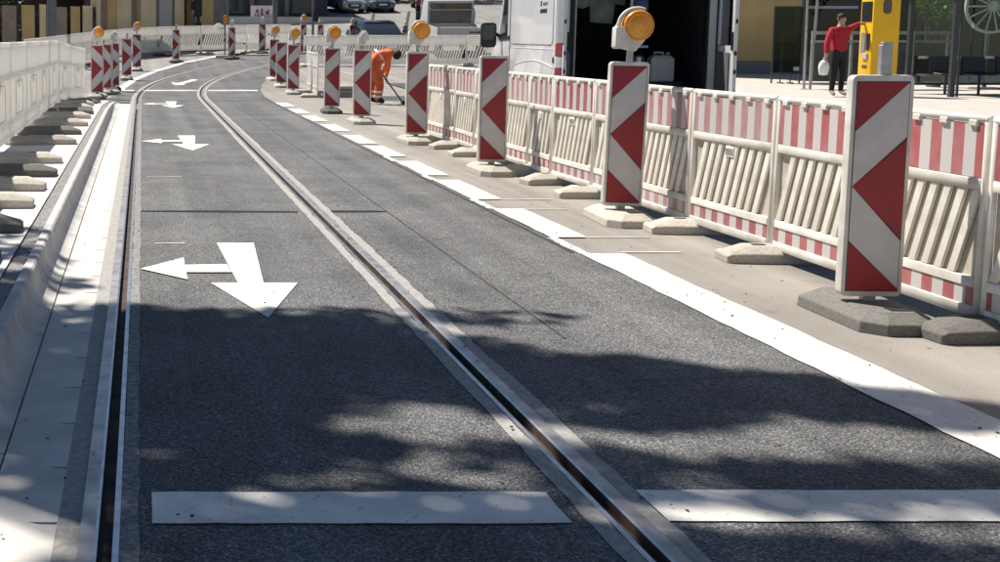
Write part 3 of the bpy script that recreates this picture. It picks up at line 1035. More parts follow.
# short barrier at the bend, on the right
barrier((4.18, 28.6), (4.25, 30.9), 'short white barrier standing among the beacons at the right bend', zt(28.6), zt(30.9), style='plain', group='barriers at the bend')
barrier_foot(4.2, 28.7, 'pale ballast plate under the short white barrier at the right bend', z=zt(28.7), group='feet at the bend')
barrier_foot(4.2, 30.8, 'pale ballast plate at the far end of the short white barrier', z=zt(30.8), group='feet at the bend')
for k, (x, y, zz) in enumerate(((4.9, 28.9, 0), (4.92, 28.95, .1), (4.88, 28.85, .2), (5.0, 30.4, 0), (5.02, 30.4, .1))):
    barrier_foot(x, y, ['bottom ballast plate of the stack left of the worker', 'middle ballast plate of the stack left of the worker', 'top ballast plate of the stack left of the worker', 'lower ballast plate of the pair behind the stacked ballast plates', 'upper ballast plate of the pair behind the stacked ballast plates'][k], rz=.2, z=zt(y) + zz, group='stacked spare feet')

# left barriers on the platform
LBX = -1.56
LJ = [7.9, 9.9, 11.9, 13.9, 15.9, 17.9, 19.9, 21.9]
for i in range(len(LJ) - 1):
    barrier((LBX + random.uniform(-.02, .02), LJ[i]), (LBX + random.uniform(-.02, .02), LJ[i + 1]), f'{ORD[i]} white barrier from the camera on the left platform, seen from its plain side', pz(LJ[i]), pz(LJ[i + 1]), H=1.12, style='solid', flip=True, group='barriers along the left platform')
barrier((-1.53, 21.95), (-1.45, 23.9), 'white barrier next to last at the far end of the left platform', pz(21.95), pz(23.9), H=1.1, style='solid', flip=True, group='barriers along the left platform')
barrier((-1.45, 23.92), (-1.24, 25.9), 'white barrier at the far end of the left platform', pz(23.9), pz(25.9), H=1.08, style='solid', flip=True, group='barriers along the left platform')
LF = [6.56, 7.64, 8.76, 9.78, 10.78, 11.92, 14.04, 15.5, 17.0, 18.6, 19.7, 20.94, 22.16, 23.4, 24.94]
for i, y in enumerate(LF):
    xt = -.73 if y < 20 else -.82
    barrier_foot(xt - .44 - random.uniform(0, .06), y + .1, f'{ORD[i]} ballast plate from the camera along the left platform', ['rubber_pale', 'rubber_dusty', 'rubber_pale'][i % 3] if i else 'rubber', z=pz(y), rz=random.uniform(-.06, .06), group='feet under the left barriers')

# barriers round the back of the bend
BP = [(-3.75, 38.6), (-3.2, 40.5), (-2.75, 42.45), (-2.2, 44.4), (-1.5, 46.25), (-.5, 47.95), (.75, 49.5), (2.5, 50.45), (4.45, 51.1), (6.4, 51.6)]
for i in range(len(BP) - 1):
    barrier(BP[i], BP[i + 1], f'{ORD[i]} barrier of the back row round the left bend, counted from the left', zt(BP[i][1]) + .1, zt(BP[i + 1][1]) + .1, H=1.02, style='plain', flip=True, group='back row of barriers round the bend')
for i, (x, y) in enumerate(BP[1:]):
    barrier_foot(x + .1, y - .15, f'{ORD[i]} ballast plate of the back row round the left bend, counted from the left', 'rubber' if i < 6 else 'rubber_pale', rz=random.uniform(-.9, -.4), z=zt(y) - .0, group='feet under the back row')
XP = [(5.9, 44.0), (7.9, 44.05), (9.9, 44.0), (11.9, 44.1), (13.4, 44.0)]
for i in range(4):
    barrier(XP[i], XP[i + 1], ['grey looking cross barrier left of the orange worker', 'cross barrier behind the orange worker', 'cross barrier behind the amber lamp, below the black car', 'cross barrier with open slots in front of the white flatbed truck'][i], zt(44), zt(44), H=1.05, style='plain', flip=True, group='cross barriers behind the worker')
for i, (x, y) in enumerate(XP):
    barrier_foot(x, y - .1, f'{ORD[i]} ballast plate of the cross barriers behind the worker, counted from the left', z=zt(y), rz=PI / 2, group='feet under the cross barriers')


# ------------------------------------------------------------------ vehicles
def wheel(parent, x, y, r=.34, w=.22, side=-1):
    def ty():
        b = MB(); b.lathe([(r * .62, -w / 2), (r * .93, -w / 2), (r, -w * .36), (r, w * .36), (r * .93, w / 2), (r * .62, w / 2)], 28, (0, 0, 0), 'x'); return b.mesh('tyre', 'tyre', smooth=40)

    def rm():
        b = MB(); b.lathe([(.01, -w * .3), (r * .2, -w * .34), (r * .3, -w * .26), (r * .6, -w * .4), (r * .63, -w * .45), (r * .63, w * .45), (r * .3, w * .26), (.01, w * .3)], 28, (0, 0, 0), 'x'); return b.mesh('rim', 'alloy', smooth=40)
    t = put('wheel', cached(('ty', r, w), ty), parent, (x, y, r))
    put('rim', cached(('rm', r, w), rm), t)
    return t


def van():
    t = thing('delivery_van', 'white delivery van with open rear doors behind the striped barriers', 'van', (5.33, 15.5, 0), R(-8))
    W, Lg = 2.0, 5.9
    side = [(0, .42), (.55, .42), (.62, .62), (.8, .8), (1.0, .84), (1.2, .8), (1.38, .62), (1.45, .38), (4.0, .38), (4.1, .62), (4.28, .8), (4.5, .84), (4.72, .8), (4.88, .62), (4.95, .42),
            (5.75, .42), (5.85, .75), (5.8, 1.05), (5.3, 1.3), (4.9, 1.42), (4.25, 2.35), (3.9, 2.55), (.15, 2.62), (0, 2.55)]
    for x0, x1 in ((0, .05), (W - .05, W)):
        b = MB(); b.prism(side, x0, x1, 'yz'); b.build('side_panel', 'van_white', t, bevel=.012, seg=2)
    b = MB(); b.prism([(4.25, 2.35), (3.9, 2.56), (.15, 2.63), (0, 2.56), (0, 2.48), (3.9, 2.48), (4.2, 2.3)], .05, W - .05, 'yz'); b.build('roof', 'van_white', t, bevel=.01)
    b = MB(); b.prism([(4.9, 1.42), (5.3, 1.3), (5.8, 1.05), (5.85, .75), (5.75, .42), (4.9, .42)], .05, W - .05, 'yz'); b.build('front_end', 'van_white', t, bevel=.03, seg=2)
    b = MB(); b.quad((.08, 4.92, 1.44), (W - .08, 4.92, 1.44), (W - .1, 4.27, 2.33), (.1, 4.27, 2.33)); b.build('windscreen', 'glass_light', t)
    for x0, x1 in ((.1, .5), (W - .5, W - .1)):
        b = MB(); b.box(x0, x1, 5.72, 5.875, .8, 1.0); b.build('headlight', 'lamp_clear', t, bevel=.02)
    b = MB(); b.box(.6, 1.4, 5.78, 5.88, .62, .95); b.build('grille', 'black', t, bevel=.01)
    b = MB(); b.box(.03, W - .03, .02, 4.9, .5, .68); b.build('floor', 'van_floor', t)
    # lined interior
    b = MB(); b.box(.055, .075, .12, 3.4, .68, 2.45); b.build('left_lining', 'van_inner', t)
    b = MB(); b.box(W - .075, W - .055, .12, 3.4, .68, 2.45); b.build('right_lining', 'van_inner', t)
    b = MB(); b.box(.08, W - .08, 3.4, 3.44, .68, 2.45); b.build('bulkhead', 'van_inner', t)
    b = MB(); b.box(.08, W - .08, .1, 3.4, 2.44, 2.475); b.build('ceiling_lining', 'van_inner', t)
    # rear frame
    b = MB(); b.box(0, .16, -.012, .1, .55, 2.5); b.build('rear_pillar', 'van_white', t, bevel=.012)
    b = MB(); b.box(W - .16, W, -.012, .1, .55, 2.5); b.build('rear_pillar', 'van_white', t, bevel=.012)
    b = MB(); b.box(.162, .19, -.02, .09, .55, 2.42); b.build('door_seal', 'black', t)
    b = MB(); b.box(W - .19, W - .162, -.02, .09, .55, 2.42); b.build('door_seal', 'black', t)
    b = MB(); b.box(.0, W, -.1, .03, .38, .54); b.build('rear_bumper', 'black', t, bevel=.015)
    b = MB(); b.box(.16, W - .16, -.012, .1, 2.42, 2.56); b.build('rear_header', 'van_white', t)
    # tail lamps stacked red, clear, red
    for x, wl in ((0, .085), (W - .02, .026)):
        for nm, m, z0, z1 in (('tail_lamp', 'lamp_red', 1.19, 1.36), ('reverse_lamp', 'lamp_clear', 1.045, 1.185), ('tail_lamp', 'lamp_red', .92, 1.04)):
            b = MB(); b.box(x - .006 if x == 0 else x, x + wl, -.03, .06, z0, z1); b.build(nm, m, t, bevel=.008)
    # pressed lines and trims on the left side
    b = MB(); b.prism(rrect(.22, 3.5, 1.34, 2.3, .1), -.012, .0, 'yz'); b.build('pressed_panel', 'van_white', t, bevel=.006)
    b = MB()
    b.tube([(.0, .2 + .15 * i, 1.0 + .11 * math.sin(PI * min(1, (i + 3) / 24))) for i in range(22)], .009, 6)
    b.tube([(.0, .2 + .15 * i, 1.28) for i in range(22)], .007, 6)
    b.build('swage_line', 'van_white', t)
    b = MB(); b.box(-.02, .0, 1.5, 3.9, .62, .7); b.build('rubbing_strip', 'black', t, bevel=.004)
    b = MB(); b.lathe([(.03, -.012), (.045, -.008), (.045, .0)], 14, (0, .17, 1.14), 'x'); b.build('side_marker', 'black', t)
    b = MB(); b.box(-.006, .0, 3.68, 3.7, .5, 2.35); b.build('door_gap', 'black', t)
    b = MB(); b.prism([(3.95, 1.45), (4.62, 1.45), (4.2, 2.2), (3.95, 2.3)], -.008, .004, 'yz'); b.build('cab_window', 'glass_dark', t)
    b = MB(); b.prism([(4.76, 1.42), (4.86, 1.42), (4.24, 2.32), (4.16, 2.3)], -.012, .0, 'yz'); b.build('window_pillar', 'van_white', t)
    b = MB(); b.prism([(3.74, 1.4), (4.85, 1.4), (4.82, 1.46), (3.74, 1.46)], -.014, .0, 'yz'); b.build('window_trim', 'black', t)
    # black mirror on an arm
    b = MB(); b.prism(rrect(-.33, -.08, 1.27, 1.68, .06), 4.55, 4.67, 'xz'); mi = b.build('side_mirror', 'black', t, bevel=.02, seg=2)
    b = MB(); b.tube([(.0, 4.62, 1.45), (-.1, 4.62, 1.5)], .03, 8); b.build('mirror_arm', 'black', mi)
    b = MB(); b.prism(rrect(-.31, -.1, 1.4, 1.65, .04), 4.542, 4.549, 'xz'); b.build('mirror_glass', 'glass_dark', mi)
    # small dark lettering on the side (two short lines and a square mark)
    b = MB(); b.box(-.0155, -.0125, 1.02, 1.10, 1.86, 1.93); b.build('side_mark', 'black', t)
    b = MB()
    for k in range(6): b.box(-.015, -.0125, .62 + k * .055, .655 + k * .055, 1.865, 1.905)
    b.build('side_lettering', 'grey_paint', t)
    b = MB()
    for k in range(9): b.box(-.015, -.0125, .64 + k * .055, .682 + k * .055, 1.76 + .004 * (k % 3), 1.815 + .006 * (k % 2))
    b.build('side_lettering', 'black', t)
    # rear doors, both swung out
    for s, xh, ang in ((1, .15, -103.), (-1, W - .06, 84.)):
        d = bpy.data.objects.new('rear_door', None)
        b = MB()
        w = .93
        x = lambda a: a * s
        # frame of the door with a window hole: local x from hinge, outer face at -y when closed
        for x0, x1, z0, z1 in ((0, w, .56, 1.34), (0, .13, 1.34, 2.42), (w - .13, w, 1.34, 2.42), (.13, w - .13, 2.26, 2.42)):
            b.box(min(x(x0), x(x1)), max(x(x0), x(x1)), -.045, 0.0, z0, z1)
        dr = b.build('rear_door', 'van_white', t, (xh, -.02, 0), (0, 0, R(ang)), bevel=.01, seg=2)
        b = MB(); b.box(min(x(.1), x(w - .1)), max(x(.1), x(w - .1)), -.03, -.02, 1.3, 2.3); b.build('window', 'glass_tint', dr)
        b = MB(); b.box(min(x(.1), x(w - .16)), max(x(.1), x(w - .16)), .0, .02, .66, 1.26); b.build('inner_lining', 'grey_paint', dr, bevel=.01)
        b = MB()
        for z in (.75, 1.0, 1.22, 1.6, 1.95): b.box(min(x(w - .01), x(w + .006)), max(x(w - .01), x(w + .006)), -.035, -.012, z, z + .05)
        b.box(min(x(w - .06), x(w - .02)), max(x(w - .06), x(w - .02)), .0, .02, 1.28, 1.5)
        b.build('latch', 'black', dr)
        b = MB(); b.tube([(x(.03), -.0, .58), (x(.03), .0, 2.4)], .016, 6); b.build('rubber_seal', 'black', dr)
    # shelf rack on the lined wall
    b = MB()
    for y in (.25, 1.3, 2.4):
        b.tube([(.27, y, .68), (.27, y, 2.42)], .02, 8)
    for z in (1.1, 1.6, 2.1): b.tube([(.27, .25, z), (.27, 2.4, z)], .014, 6)
    b.build('rack', 'grey_metal', t)
    b = MB()
    b.box(.98, 1.01, .35, .4, 1.02, 2.4); b.box(.98, 1.24, .36, .39, 1.0, 1.05); b.box(1.0, 1.22, .36, .39, 1.3, 1.33)
    b.build('white_rack', 'truck_white', t)
    b = MB(); b.lathe([(.07, 0), (.07, .12), (.05, .14)], 14, (1.12, .42, 1.06)); b.lathe([(.06, 0), (.06, .14)], 14, (1.12, .42, 1.34)); b.build('metal_fitting', 'alloy', t)
    for x in (.14, W - .14):
        for y in (1.0, 4.5): wheel(t, x, y)
    return t


v = van()


def in_van(x, y, z):
    c, s = math.cos(R(-8)), math.sin(R(-8))
    return (5.33 + x * c - y * s, 15.5 + x * s + y * c, z)


b = MB(); b.box(-.15, .15, -.12, .12, .0, .31); b.taper(-.15, .15, -.12, .12, .31, .35, .05, .03)
j = b.build('jerry_can', 'jerry', None, in_van(1.5, .8, .68 + .17), (0, 0, R(-8)), bevel=.025, seg=3)
tag(j, 'pale plastic canister standing in the open van', 'canister')
b = MB(); b.tube([(-.09, 0, .35), (-.09, 0, .385), (.03, 0, .385), (.03, 0, .35)], .013, 8); b.build('handle', 'jerry', j)
b = MB(); b.lathe([(.028, .35), (.028, .385), (.02, .39)], 14, (.09, 0, 0)); b.build('cap', 'truck_white', j)
b = MB(); b.box(-.3, .3, -.2, .2, 0, .17)
tag(b.build('tool_box', 'van_inner', None, in_van(1.48, .85, .68), (0, 0, R(-8)), bevel=.02), 'dark low tool box under the pale canister in the van', 'tool box')


def cloth(name, label, poly, depth, mt, loc, rz, hook):
    """hanging garment: puffed outline with folds"""
    b = MB()
    n = len(poly)
    rings = [(-depth, .82), (-depth * .5, 1.), (depth * .5, 1.), (depth, .82)]
    cx = sum(p[0] for p in poly) / n; cz = sum(p[1] for p in poly) / n
    vs = []
    for y, k in rings:
        for i, (x, z) in enumerate(poly): vs.append((cx + (x - cx) * k, y + .012 * math.sin(i * 2.1), cz + (z - cz) * k))
    fs = [tuple(range(n))[::-1], tuple(range(3 * n, 4 * n))]
    for r_ in range(3):
        for i in range(n): fs.append((r_ * n + i, r_ * n + (i + 1) % n, (r_ + 1) * n + (i + 1) % n, (r_ + 1) * n + i))
    b.add(vs, fs)
    o = b.build(name, mt, None, loc, (0, 0, rz), smooth=60)
    tag(o, label, 'jacket')
    b = MB(); b.tube(hook, .008, 6); b.build('hanger', 'grey_metal', o)
    return o


cloth('work_jacket', 'grey green work jacket hanging inside the van', [(-.34, .42), (-.36, .1), (-.22, .06), (-.14, .1), (-.12, -.12), (.16, -.14), (.2, .12), (.32, .1), (.34, .42), (.12, .56), (-.12, .56)], .06, 'jacket', in_van(.74, 1.0, 1.76), R(-8), [(0, 0, .5), (0, 0, .68)])
cloth('work_jacket', 'blue garment hanging beside the white rack in the van', [(-.08, .5), (-.1, .1), (-.06, -.2), (.06, -.24), (.12, -.02), (.1, .5)], .06, 'cloth_blue', in_van(1.13, .55, 1.82), R(-8), [(0, 0, .45), (0, 0, .62)])


def loft(b, secs):
    n = len(secs[0])
    vs = [p for s_ in secs for p in s_]
    fs = [tuple(range(n))[::-1], tuple(range((len(secs) - 1) * n, len(secs) * n))]
    for i in range(len(secs) - 1):
        for k in range(n): fs.append((i * n + k, i * n + (k + 1) % n, (i + 1) * n + (k + 1) % n, (i + 1) * n + k))
    b.add(vs, fs)


def car(label, x, y, rz, paint, plate=True):
    """hatchback, nose towards local -y"""
    t = thing('parked_car', label, 'car', (x, y, zt(y)), rz, None)
    t.rotation_euler = (math.atan(.11) if y > 60 else math.atan(.05), 0, rz)
    def sec(yy, hw, z0, z1, tum=.06):
        return [(-hw, yy, z0 + .12), (-hw + .08, yy, z0), (hw - .08, yy, z0), (hw, yy, z0 + .12), (hw, yy, z1 - .2), (hw - tum, yy, z1), (-hw + tum, yy, z1), (-hw, yy, z1 - .2)]
    b = MB(); loft(b, [sec(-2.05, .68, .32, .68), sec(-1.95, .8, .25, .78), sec(-1.5, .87, .22, .88), sec(-.8, .89, .22, .98), sec(1.2, .89, .22, 1.02), sec(1.85, .86, .26, 1.0), sec(2.0, .8, .34, .9)])
    b.build('body', paint, t, bevel=.02, seg=2, smooth=50)
    def gh(yy, hw, z1): return [(-hw, yy, .95), (hw, yy, .95), (hw, yy, z1 * .6 + .38), (hw - .16 * (z1 - .95) / .5, yy, z1), (-hw + .16 * (z1 - .95) / .5, yy, z1), (-hw, yy, z1 * .6 + .38)]
    b = MB(); loft(b, [gh(-1.0, .76, .97), gh(-.25, .77, 1.40), gh(.3, .77, 1.44), gh(1.2, .76, 1.41), gh(1.75, .72, 1.0)])
    b.build('glasshouse', 'glass_dark', t, smooth=40)
    b = MB(); loft(b, [[(-.6, yy, z - .02), (.6, yy, z - .02), (.57, yy, z + .015), (-.57, yy, z + .015)] for yy, z in ((-.3, 1.4), (.3, 1.445), (1.25, 1.41))])
    b.build('roof', paint, t, smooth=50)
    for s in (-1, 1):
        b = MB(); b.box(min(.45 * s, .78 * s), max(.45 * s, .78 * s), -2.03, -1.85, .6, .74); b.build('headlight', 'lamp_clear', t, bevel=.03)
        b = MB(); b.box(min(.5 * s, .8 * s), max(.5 * s, .8 * s), 1.88, 2.0, .72, .92); b.build('tail_lamp', 'lamp_red', t, bevel=.02)
        b = MB(); b.box(min(.86 * s, 1.06 * s), max(.86 * s, 1.06 * s), -.72, -.6, .98, 1.12); b.build('side_mirror', paint, t, bevel=.03)
        for yy in (-1.3, 1.25): wheel(t, s * .78, yy, .31, .2)
    b = MB(); b.box(-.42, .42, -2.075, -1.98, .36, .6); b.build('grille', 'black', t, bevel=.02)
    b = MB(); b.box(-.26, .26, -2.085, -2.07, .46, .56); b.build('number_plate', 'lamp_clear', t)
    return t


car('silver blue car parked on the hill with a bright headlight', 12.6, 76.5, R(14), 'car_silver')
car('dark blue car parked on the hill right of the silver one', 14.75, 77.0, R(5), 'car_blue')
car('black car behind the cross barrier and the orange worker', 9.6, 49.3, R(4), 'car_dark')


def flatbed(label, x, y, rz, paint, cabpaint, Lb=3.0):
    """flatbed truck seen from behind; rear at local y=0"""
    t = thing('flatbed_truck', label, 'truck', (x, y, zt(y)), rz)
    t.rotation_euler = (math.atan(.06), 0, rz)
    W = 1.0
    b = MB(); b.box(-W, W, 0, Lb, .72, .84); b.build('bed', paint, t, bevel=.01)
    b = MB(); b.box(-W, W, -.04, .0, .84, 1.24); tg = b.build('tailgate', paint, t, bevel=.008)
    b = MB()
    for k in range(5): b.box(.2 + k * .11, .28 + k * .11, -.046, -.041, 1.02, 1.1)
    b.build('lettering', 'black', tg)
    for s in (-1, 1):
        b = MB(); b.box(s * W - .02, s * W + .02, .002, Lb, .84, 1.24); b.build('drop_side', paint, t, bevel=.008)
        b = MB(); b.box(s * W - .05, s * W + .05, -.05, .05, .7, 1.3); b.build('corner_post', 'grey_metal', t)
        b = MB(); b.box(s * .75 - .18, s * .75 + .18, -.03, .02, .55, .68); b.build('tail_lamp', 'lamp_red', t)
        b = MB(); b.box(s * 1.15 - .1, s * 1.15 + .1, Lb + 1.2, Lb + 1.28, 1.35, 1.7); b.build('side_mirror', 'black', t, bevel=.02)
        for yy in (.8, Lb + 1.3): wheel(t, s * .82, yy, .33, .24)
    b = MB()
    b.tube([(-W + .05, Lb - .05, .84), (-W + .05, Lb - .05, 1.85), (W - .05, Lb - .05, 1.85), (W - .05, Lb - .05, .84)], .04, 8)
    b.box(-W + .05, W - .05, Lb - .08, Lb - .02, .84, 1.12)
    b.build('headboard', 'grey_metal', t)
    b = MB(); b.prism([(Lb + .05, .5), (Lb + .05, 2.2), (Lb + .2, 2.3), (Lb + 1.2, 2.28), (Lb + 1.75, 1.5), (Lb + 2.2, 1.3), (Lb + 2.3, .5)], -.95, .95, 'yz'); cb = b.build('cab', cabpaint, t, bevel=.04, seg=2)
    b = MB(); b.box(-.85, .85, Lb + .03, Lb + .06, 1.28, 2.1); b.build('rear_window', 'glass_dark', cb, bevel=.01)
    b = MB(); b.box(-.7, .7, 1.0, 1.8, .84, 1.2); b.build('load_box', 'grey_paint', t, bevel=.01)
    return t


flatbed('white flatbed truck seen from behind, left of the van mirror', 12.7, 47.6, R(-4), 'truck_white', 'truck_white')
flatbed('dark wine red truck parked up the hill behind the white flatbed', 17.9, 74.5, R(-8), 'car_wine', 'car_wine', 3.2)


# ------------------------------------------------------------------ people
def person(name, label, J, bones, loc, rz, extra, mats, shade_sub=3):
    """one continuous skinned body; J: joint -> (x,y,z,r); bones: (a,b,material index)"""
    keys = list(J)
    me = bpy.data.meshes.new(name)
    me.from_pydata([J[k][:3] for k in keys], [(keys.index(a), keys.index(c)) for a, c, m in bones], [])
    o = bpy.data.objects.new(name, me)
    COL.objects.link(o)
    sk = o.modifiers.new('Skin', 'SKIN')
    sk.use_smooth_shade = True
    for i, k in enumerate(keys):
        rr = J[k][3]
        me.skin_vertices[0].data[i].radius = (rr, rr if len(J[k]) < 5 else J[k][4])
        me.skin_vertices[0].data[i].use_root = (k == 'pelvis')
    sb = o.modifiers.new('Sub', 'SUBSURF'); sb.levels = shade_sub; sb.render_levels = shade_sub
    dg = bpy.context.evaluated_depsgraph_get()
    dg.update()
    ev = o.evaluated_get(dg)
    nm = bpy.data.meshes.new_from_object(ev)
    o.modifiers.clear()
    o.data = nm
    nm.materials.clear()
    for m in mats: nm.materials.append(M[m])
    segs = [(Vector(J[a][:3]), Vector(J[c][:3]), m) for a, c, m in bones]
    for p in nm.polygons:
        c = p.center; best = (1e9, 0)
        for a, d, m in segs:
            ab = d - a; tt = max(0, min(1, (c - a).dot(ab) / max(ab.length_squared, 1e-9)))
            dist = (c - (a + ab * tt)).length
            if dist < best[0]: best = (dist, m)
        p.material_index = best[1]
        p.use_smooth = True
    o.location = loc; o.rotation_euler = (0, 0, rz)
    tag(o, label, 'person')
    return o


def hand(parent, p, d, curl=Vector((0, 0, -1)), side=1):
    """palm with five separate fingers at wrist point p, pointing along d"""
    d = Vector(d).normalized(); w = d.cross(curl).normalized() * side; p = Vector(p)
    b = MB()
    b.tube([p - d * .01, p + d * .03, p + d * .085], [.026, .036, .034], 8)
    for i, (o_, l) in enumerate(((-.027, .065), (-.009, .078), (.009, .073), (.027, .058))):
        q = p + d * .08 + w * o_
        b.tube([q, q + d * l * .5 + curl * .012, q + d * l * .75 + curl * l * .45], [.0095, .009, .007], 6)
    q = p + d * .03 + w * .03
    b.tube([q, q + w * .025 + d * .03, q + w * .02 + d * .06 + curl * .015], [.012, .010, .008], 6)
    b.build('hand', 'skin', parent, smooth=60)


def ball(b, c, r, n=14):
    m = 9
    b.lathe([(max(.002, r[0] * math.sin(PI * i / m)), -r[2] * math.cos(PI * i / m)) for i in range(m + 1)], n, c)


# bending road worker
zW = zt(26.1)
J = dict(pelvis=(-.10, 0, .86, .18, .17), belly=(.03, 0, 1.00, .18, .18), chest=(.17, .0, 1.10, .195, .2), neck0=(.28, 0, 1.13, .09), neck=(.35, -.01, 1.10, .058), head=(.41, -.01, 1.06, .085), head2=(.46, -.015, 1.00, .075),
         hipL=(-.12, .1, .82, .135), kneeL=(-.06, .12, .46, .105), ankL=(-.12, .13, .11, .085), toeL=(.1, .13, .05, .045),
         hipR=(-.08, -.1, .82, .135), kneeR=(.06, -.14, .46, .105), ankR=(.02, -.16, .11, .085), toeR=(.17, -.16, .05, .045),
         shL=(.24, .17, 1.08, .085), elL=(.27, .22, .82, .062), wrL=(.22, .13, .62, .045),
         shR=(.24, -.17, 1.08, .085), elR=(.21, -.22, .83, .062), wrR=(.11, -.12, .68, .045),
         shinL=(-.1, .128, .2, .095), shinR=(.03, -.155, .2, .095), fL=(.21, .1, .56, .03), fR=(.10, -.09, .62, .03))
B = [('pelvis', 'belly', 0), ('belly', 'chest', 0), ('chest', 'neck0', 0), ('neck0', 'neck', 2), ('neck', 'head', 2), ('head', 'head2', 2),
     ('pelvis', 'hipL', 1), ('hipL', 'kneeL', 1), ('kneeL', 'shinL', 1), ('shinL', 'ankL', 1), ('ankL', 'toeL', 3), ('pelvis', 'hipR', 1), ('hipR', 'kneeR', 1), ('kneeR', 'shinR', 1), ('shinR', 'ankR', 1), ('ankR', 'toeR', 3),
     ('chest', 'shL', 0), ('shL', 'elL', 0), ('elL', 'wrL', 0), ('wrL', 'fL', 2), ('chest', 'shR', 0), ('shR', 'elR', 0), ('elR', 'wrR', 0), ('wrR', 'fR', 2)]
w = person('person', 'person in orange work clothes bending over a long-handled tool', J, B, (5.08, 26.05, zW + .002), R(-6), None, ['orange', 'orange_dark', 'skin', 'black'])
b = MB(); ball(b, (.43, -.01, 1.065), (.098, .09, .105)); b.build('hair', 'hair', w, smooth=60)
b = MB()
for (x, y) in ((-.1, .128), (.03, -.155)):
    for z in (.17, .27): b.lathe([(.099, z - .022), (.104, z), (.1, z + .022)], 16, (x + (z - .2) * .1, y, 0))
b.build('trouser_band', 'reflex', w)
b = MB(); b.lathe([(.16, -.02), (.2, -.018), (.2, .018), (.16, .02)], 18, (0, 0, 0), 'x')
bo = b.build('jacket_band', 'reflex', w, (.07, 0, 1.03), (0, R(-38), 0))
bo.scale = (1, 1.02, .98)
hand(w, (.215, .115, .6), (-.1, -.2, -1), Vector((1, 0, 0)), 1)
hand(w, (.10, -.1, .66), (.1, .3, -.9), Vector((1, 0, 0)), -1)
b = MB(); b.tube([(.03, -.07, .80), (.2, .07, .545), (.58, .1, .035)], .016, 8)
tl = b.build('broom', 'black', None, (5.08, 26.05, zW), (0, 0, R(-6)))
tag(tl, 'long dark handled tool held down to the ground by the orange worker', 'broom')
b = MB(); b.box(-.05, .09, -.16, .16, 0, .06)
b.build('broom_head', 'black', tl, (.6, .1, .005), bevel=.01)

# standing man in red
zm = .162
J = dict(pelvis=(0, 0, .95, .155, .12), belly=(.0, 0, 1.12, .155, .12), chest=(.01, .0, 1.34, .18, .13), neck0=(.02, 0, 1.50, .085), neck=(.03, 0, 1.565, .058), head=(.035, -.01, 1.66, .088), head2=(.035, -.01, 1.745, .07),
         hipL=(-.09, 0, .88, .105), kneeL=(-.11, -.02, .5, .078), ankL=(-.12, .0, .10, .05), toeL=(-.16, -.15, .035, .038),
         hipR=(.09, 0, .88, .105), kneeR=(.10, -.01, .5, .078), ankR=(.1, .0, .10, .05), toeR=(.12, -.16, .035, .038),
         shL=(-.19, .0, 1.43, .08), elL=(-.29, .0, 1.14, .06), wrL=(-.31, -.03, .88, .043), fL=(-.315, -.03, .82, .03),
         shR=(.2, .0, 1.44, .08), elR=(.36, .02, 1.52, .06), wrR=(.5, .05, 1.57, .043), fR=(.56, .06, 1.56, .028), cufL=(-.31, -.03, .93, .048), cufR=(.47, .045, 1.56, .047))
B = [('pelvis', 'belly', 0), ('belly', 'chest', 0), ('chest', 'neck0', 0), ('neck0', 'neck', 2), ('neck', 'head', 2), ('head', 'head2', 2),
     ('pelvis', 'hipL', 1), ('hipL', 'kneeL', 1), ('kneeL', 'ankL', 1), ('ankL', 'toeL', 3), ('pelvis', 'hipR', 1), ('hipR', 'kneeR', 1), ('kneeR', 'ankR', 1), ('ankR', 'toeR', 3),
     ('chest', 'shL', 0), ('shL', 'elL', 0), ('elL', 'cufL', 0), ('cufL', 'wrL', 2), ('wrL', 'fL', 2), ('chest', 'shR', 0), ('shR', 'elR', 0), ('elR', 'cufR', 0), ('cufR', 'wrR', 2), ('wrR', 'fR', 2)]
mn = person('person', 'person in red pullover and black trousers carrying a white bag', J, B, (15.12, 26.15, zm + .004), R(8), None, ['red_cloth', 'black_cloth', 'skin', 'brown'])
b = MB(); ball(b, (.035, .018, 1.70), (.096, .1, .1)); b.build('hair', 'hair', mn, smooth=60)
b = MB(); b.add([(.02, -.1, 1.665), (.05, -.1, 1.665), (.035, -.125, 1.645), (.035, -.1, 1.70)], [(0, 1, 2), (0, 2, 3), (1, 3, 2), (0, 3, 1)]); b.build('nose', 'skin', mn)
b = MB()
for x in (.0, .07): ball(b, (x, -.088, 1.69), (.012, .01, .01), 8)
b.build('eye', 'hair', mn)
b = MB()
for x in (-.055, .125): ball(b, (x, .0, 1.67), (.014, .02, .028), 8)
b.build('ear', 'skin', mn)
hand(mn, (-.315, -.03, .86), (0, -.05, -1), Vector((1, 0, 0)), 1)
hand(mn, (.53, .05, 1.57), (1, .1, -.05), Vector((0, 0, -1)), 1)
# bag
b = MB()
prof_b = [(.03, -.30), (.09, -.29), (.115, -.2), (.12, -.1), (.095, -.02), (.05, .02), (.02, .04)]
b.lathe(prof_b, 14)
bg_o = b.build('carrier_bag', 'bag', None, (15.12 - .335, 26.09, zm + .76), (0, 0, .3), smooth=60)
bg_o.scale = (1.05, .75, 1.0)
tag(bg_o, 'white carrier bag hanging from the hand of the person in red', 'bag')
b = MB(); b.tube([(-.03, 0, .03), (-.02, 0, .09), (.02, 0, .09), (.03, 0, .03)], .008, 6); b.build('bag_handle', 'bag', bg_o)

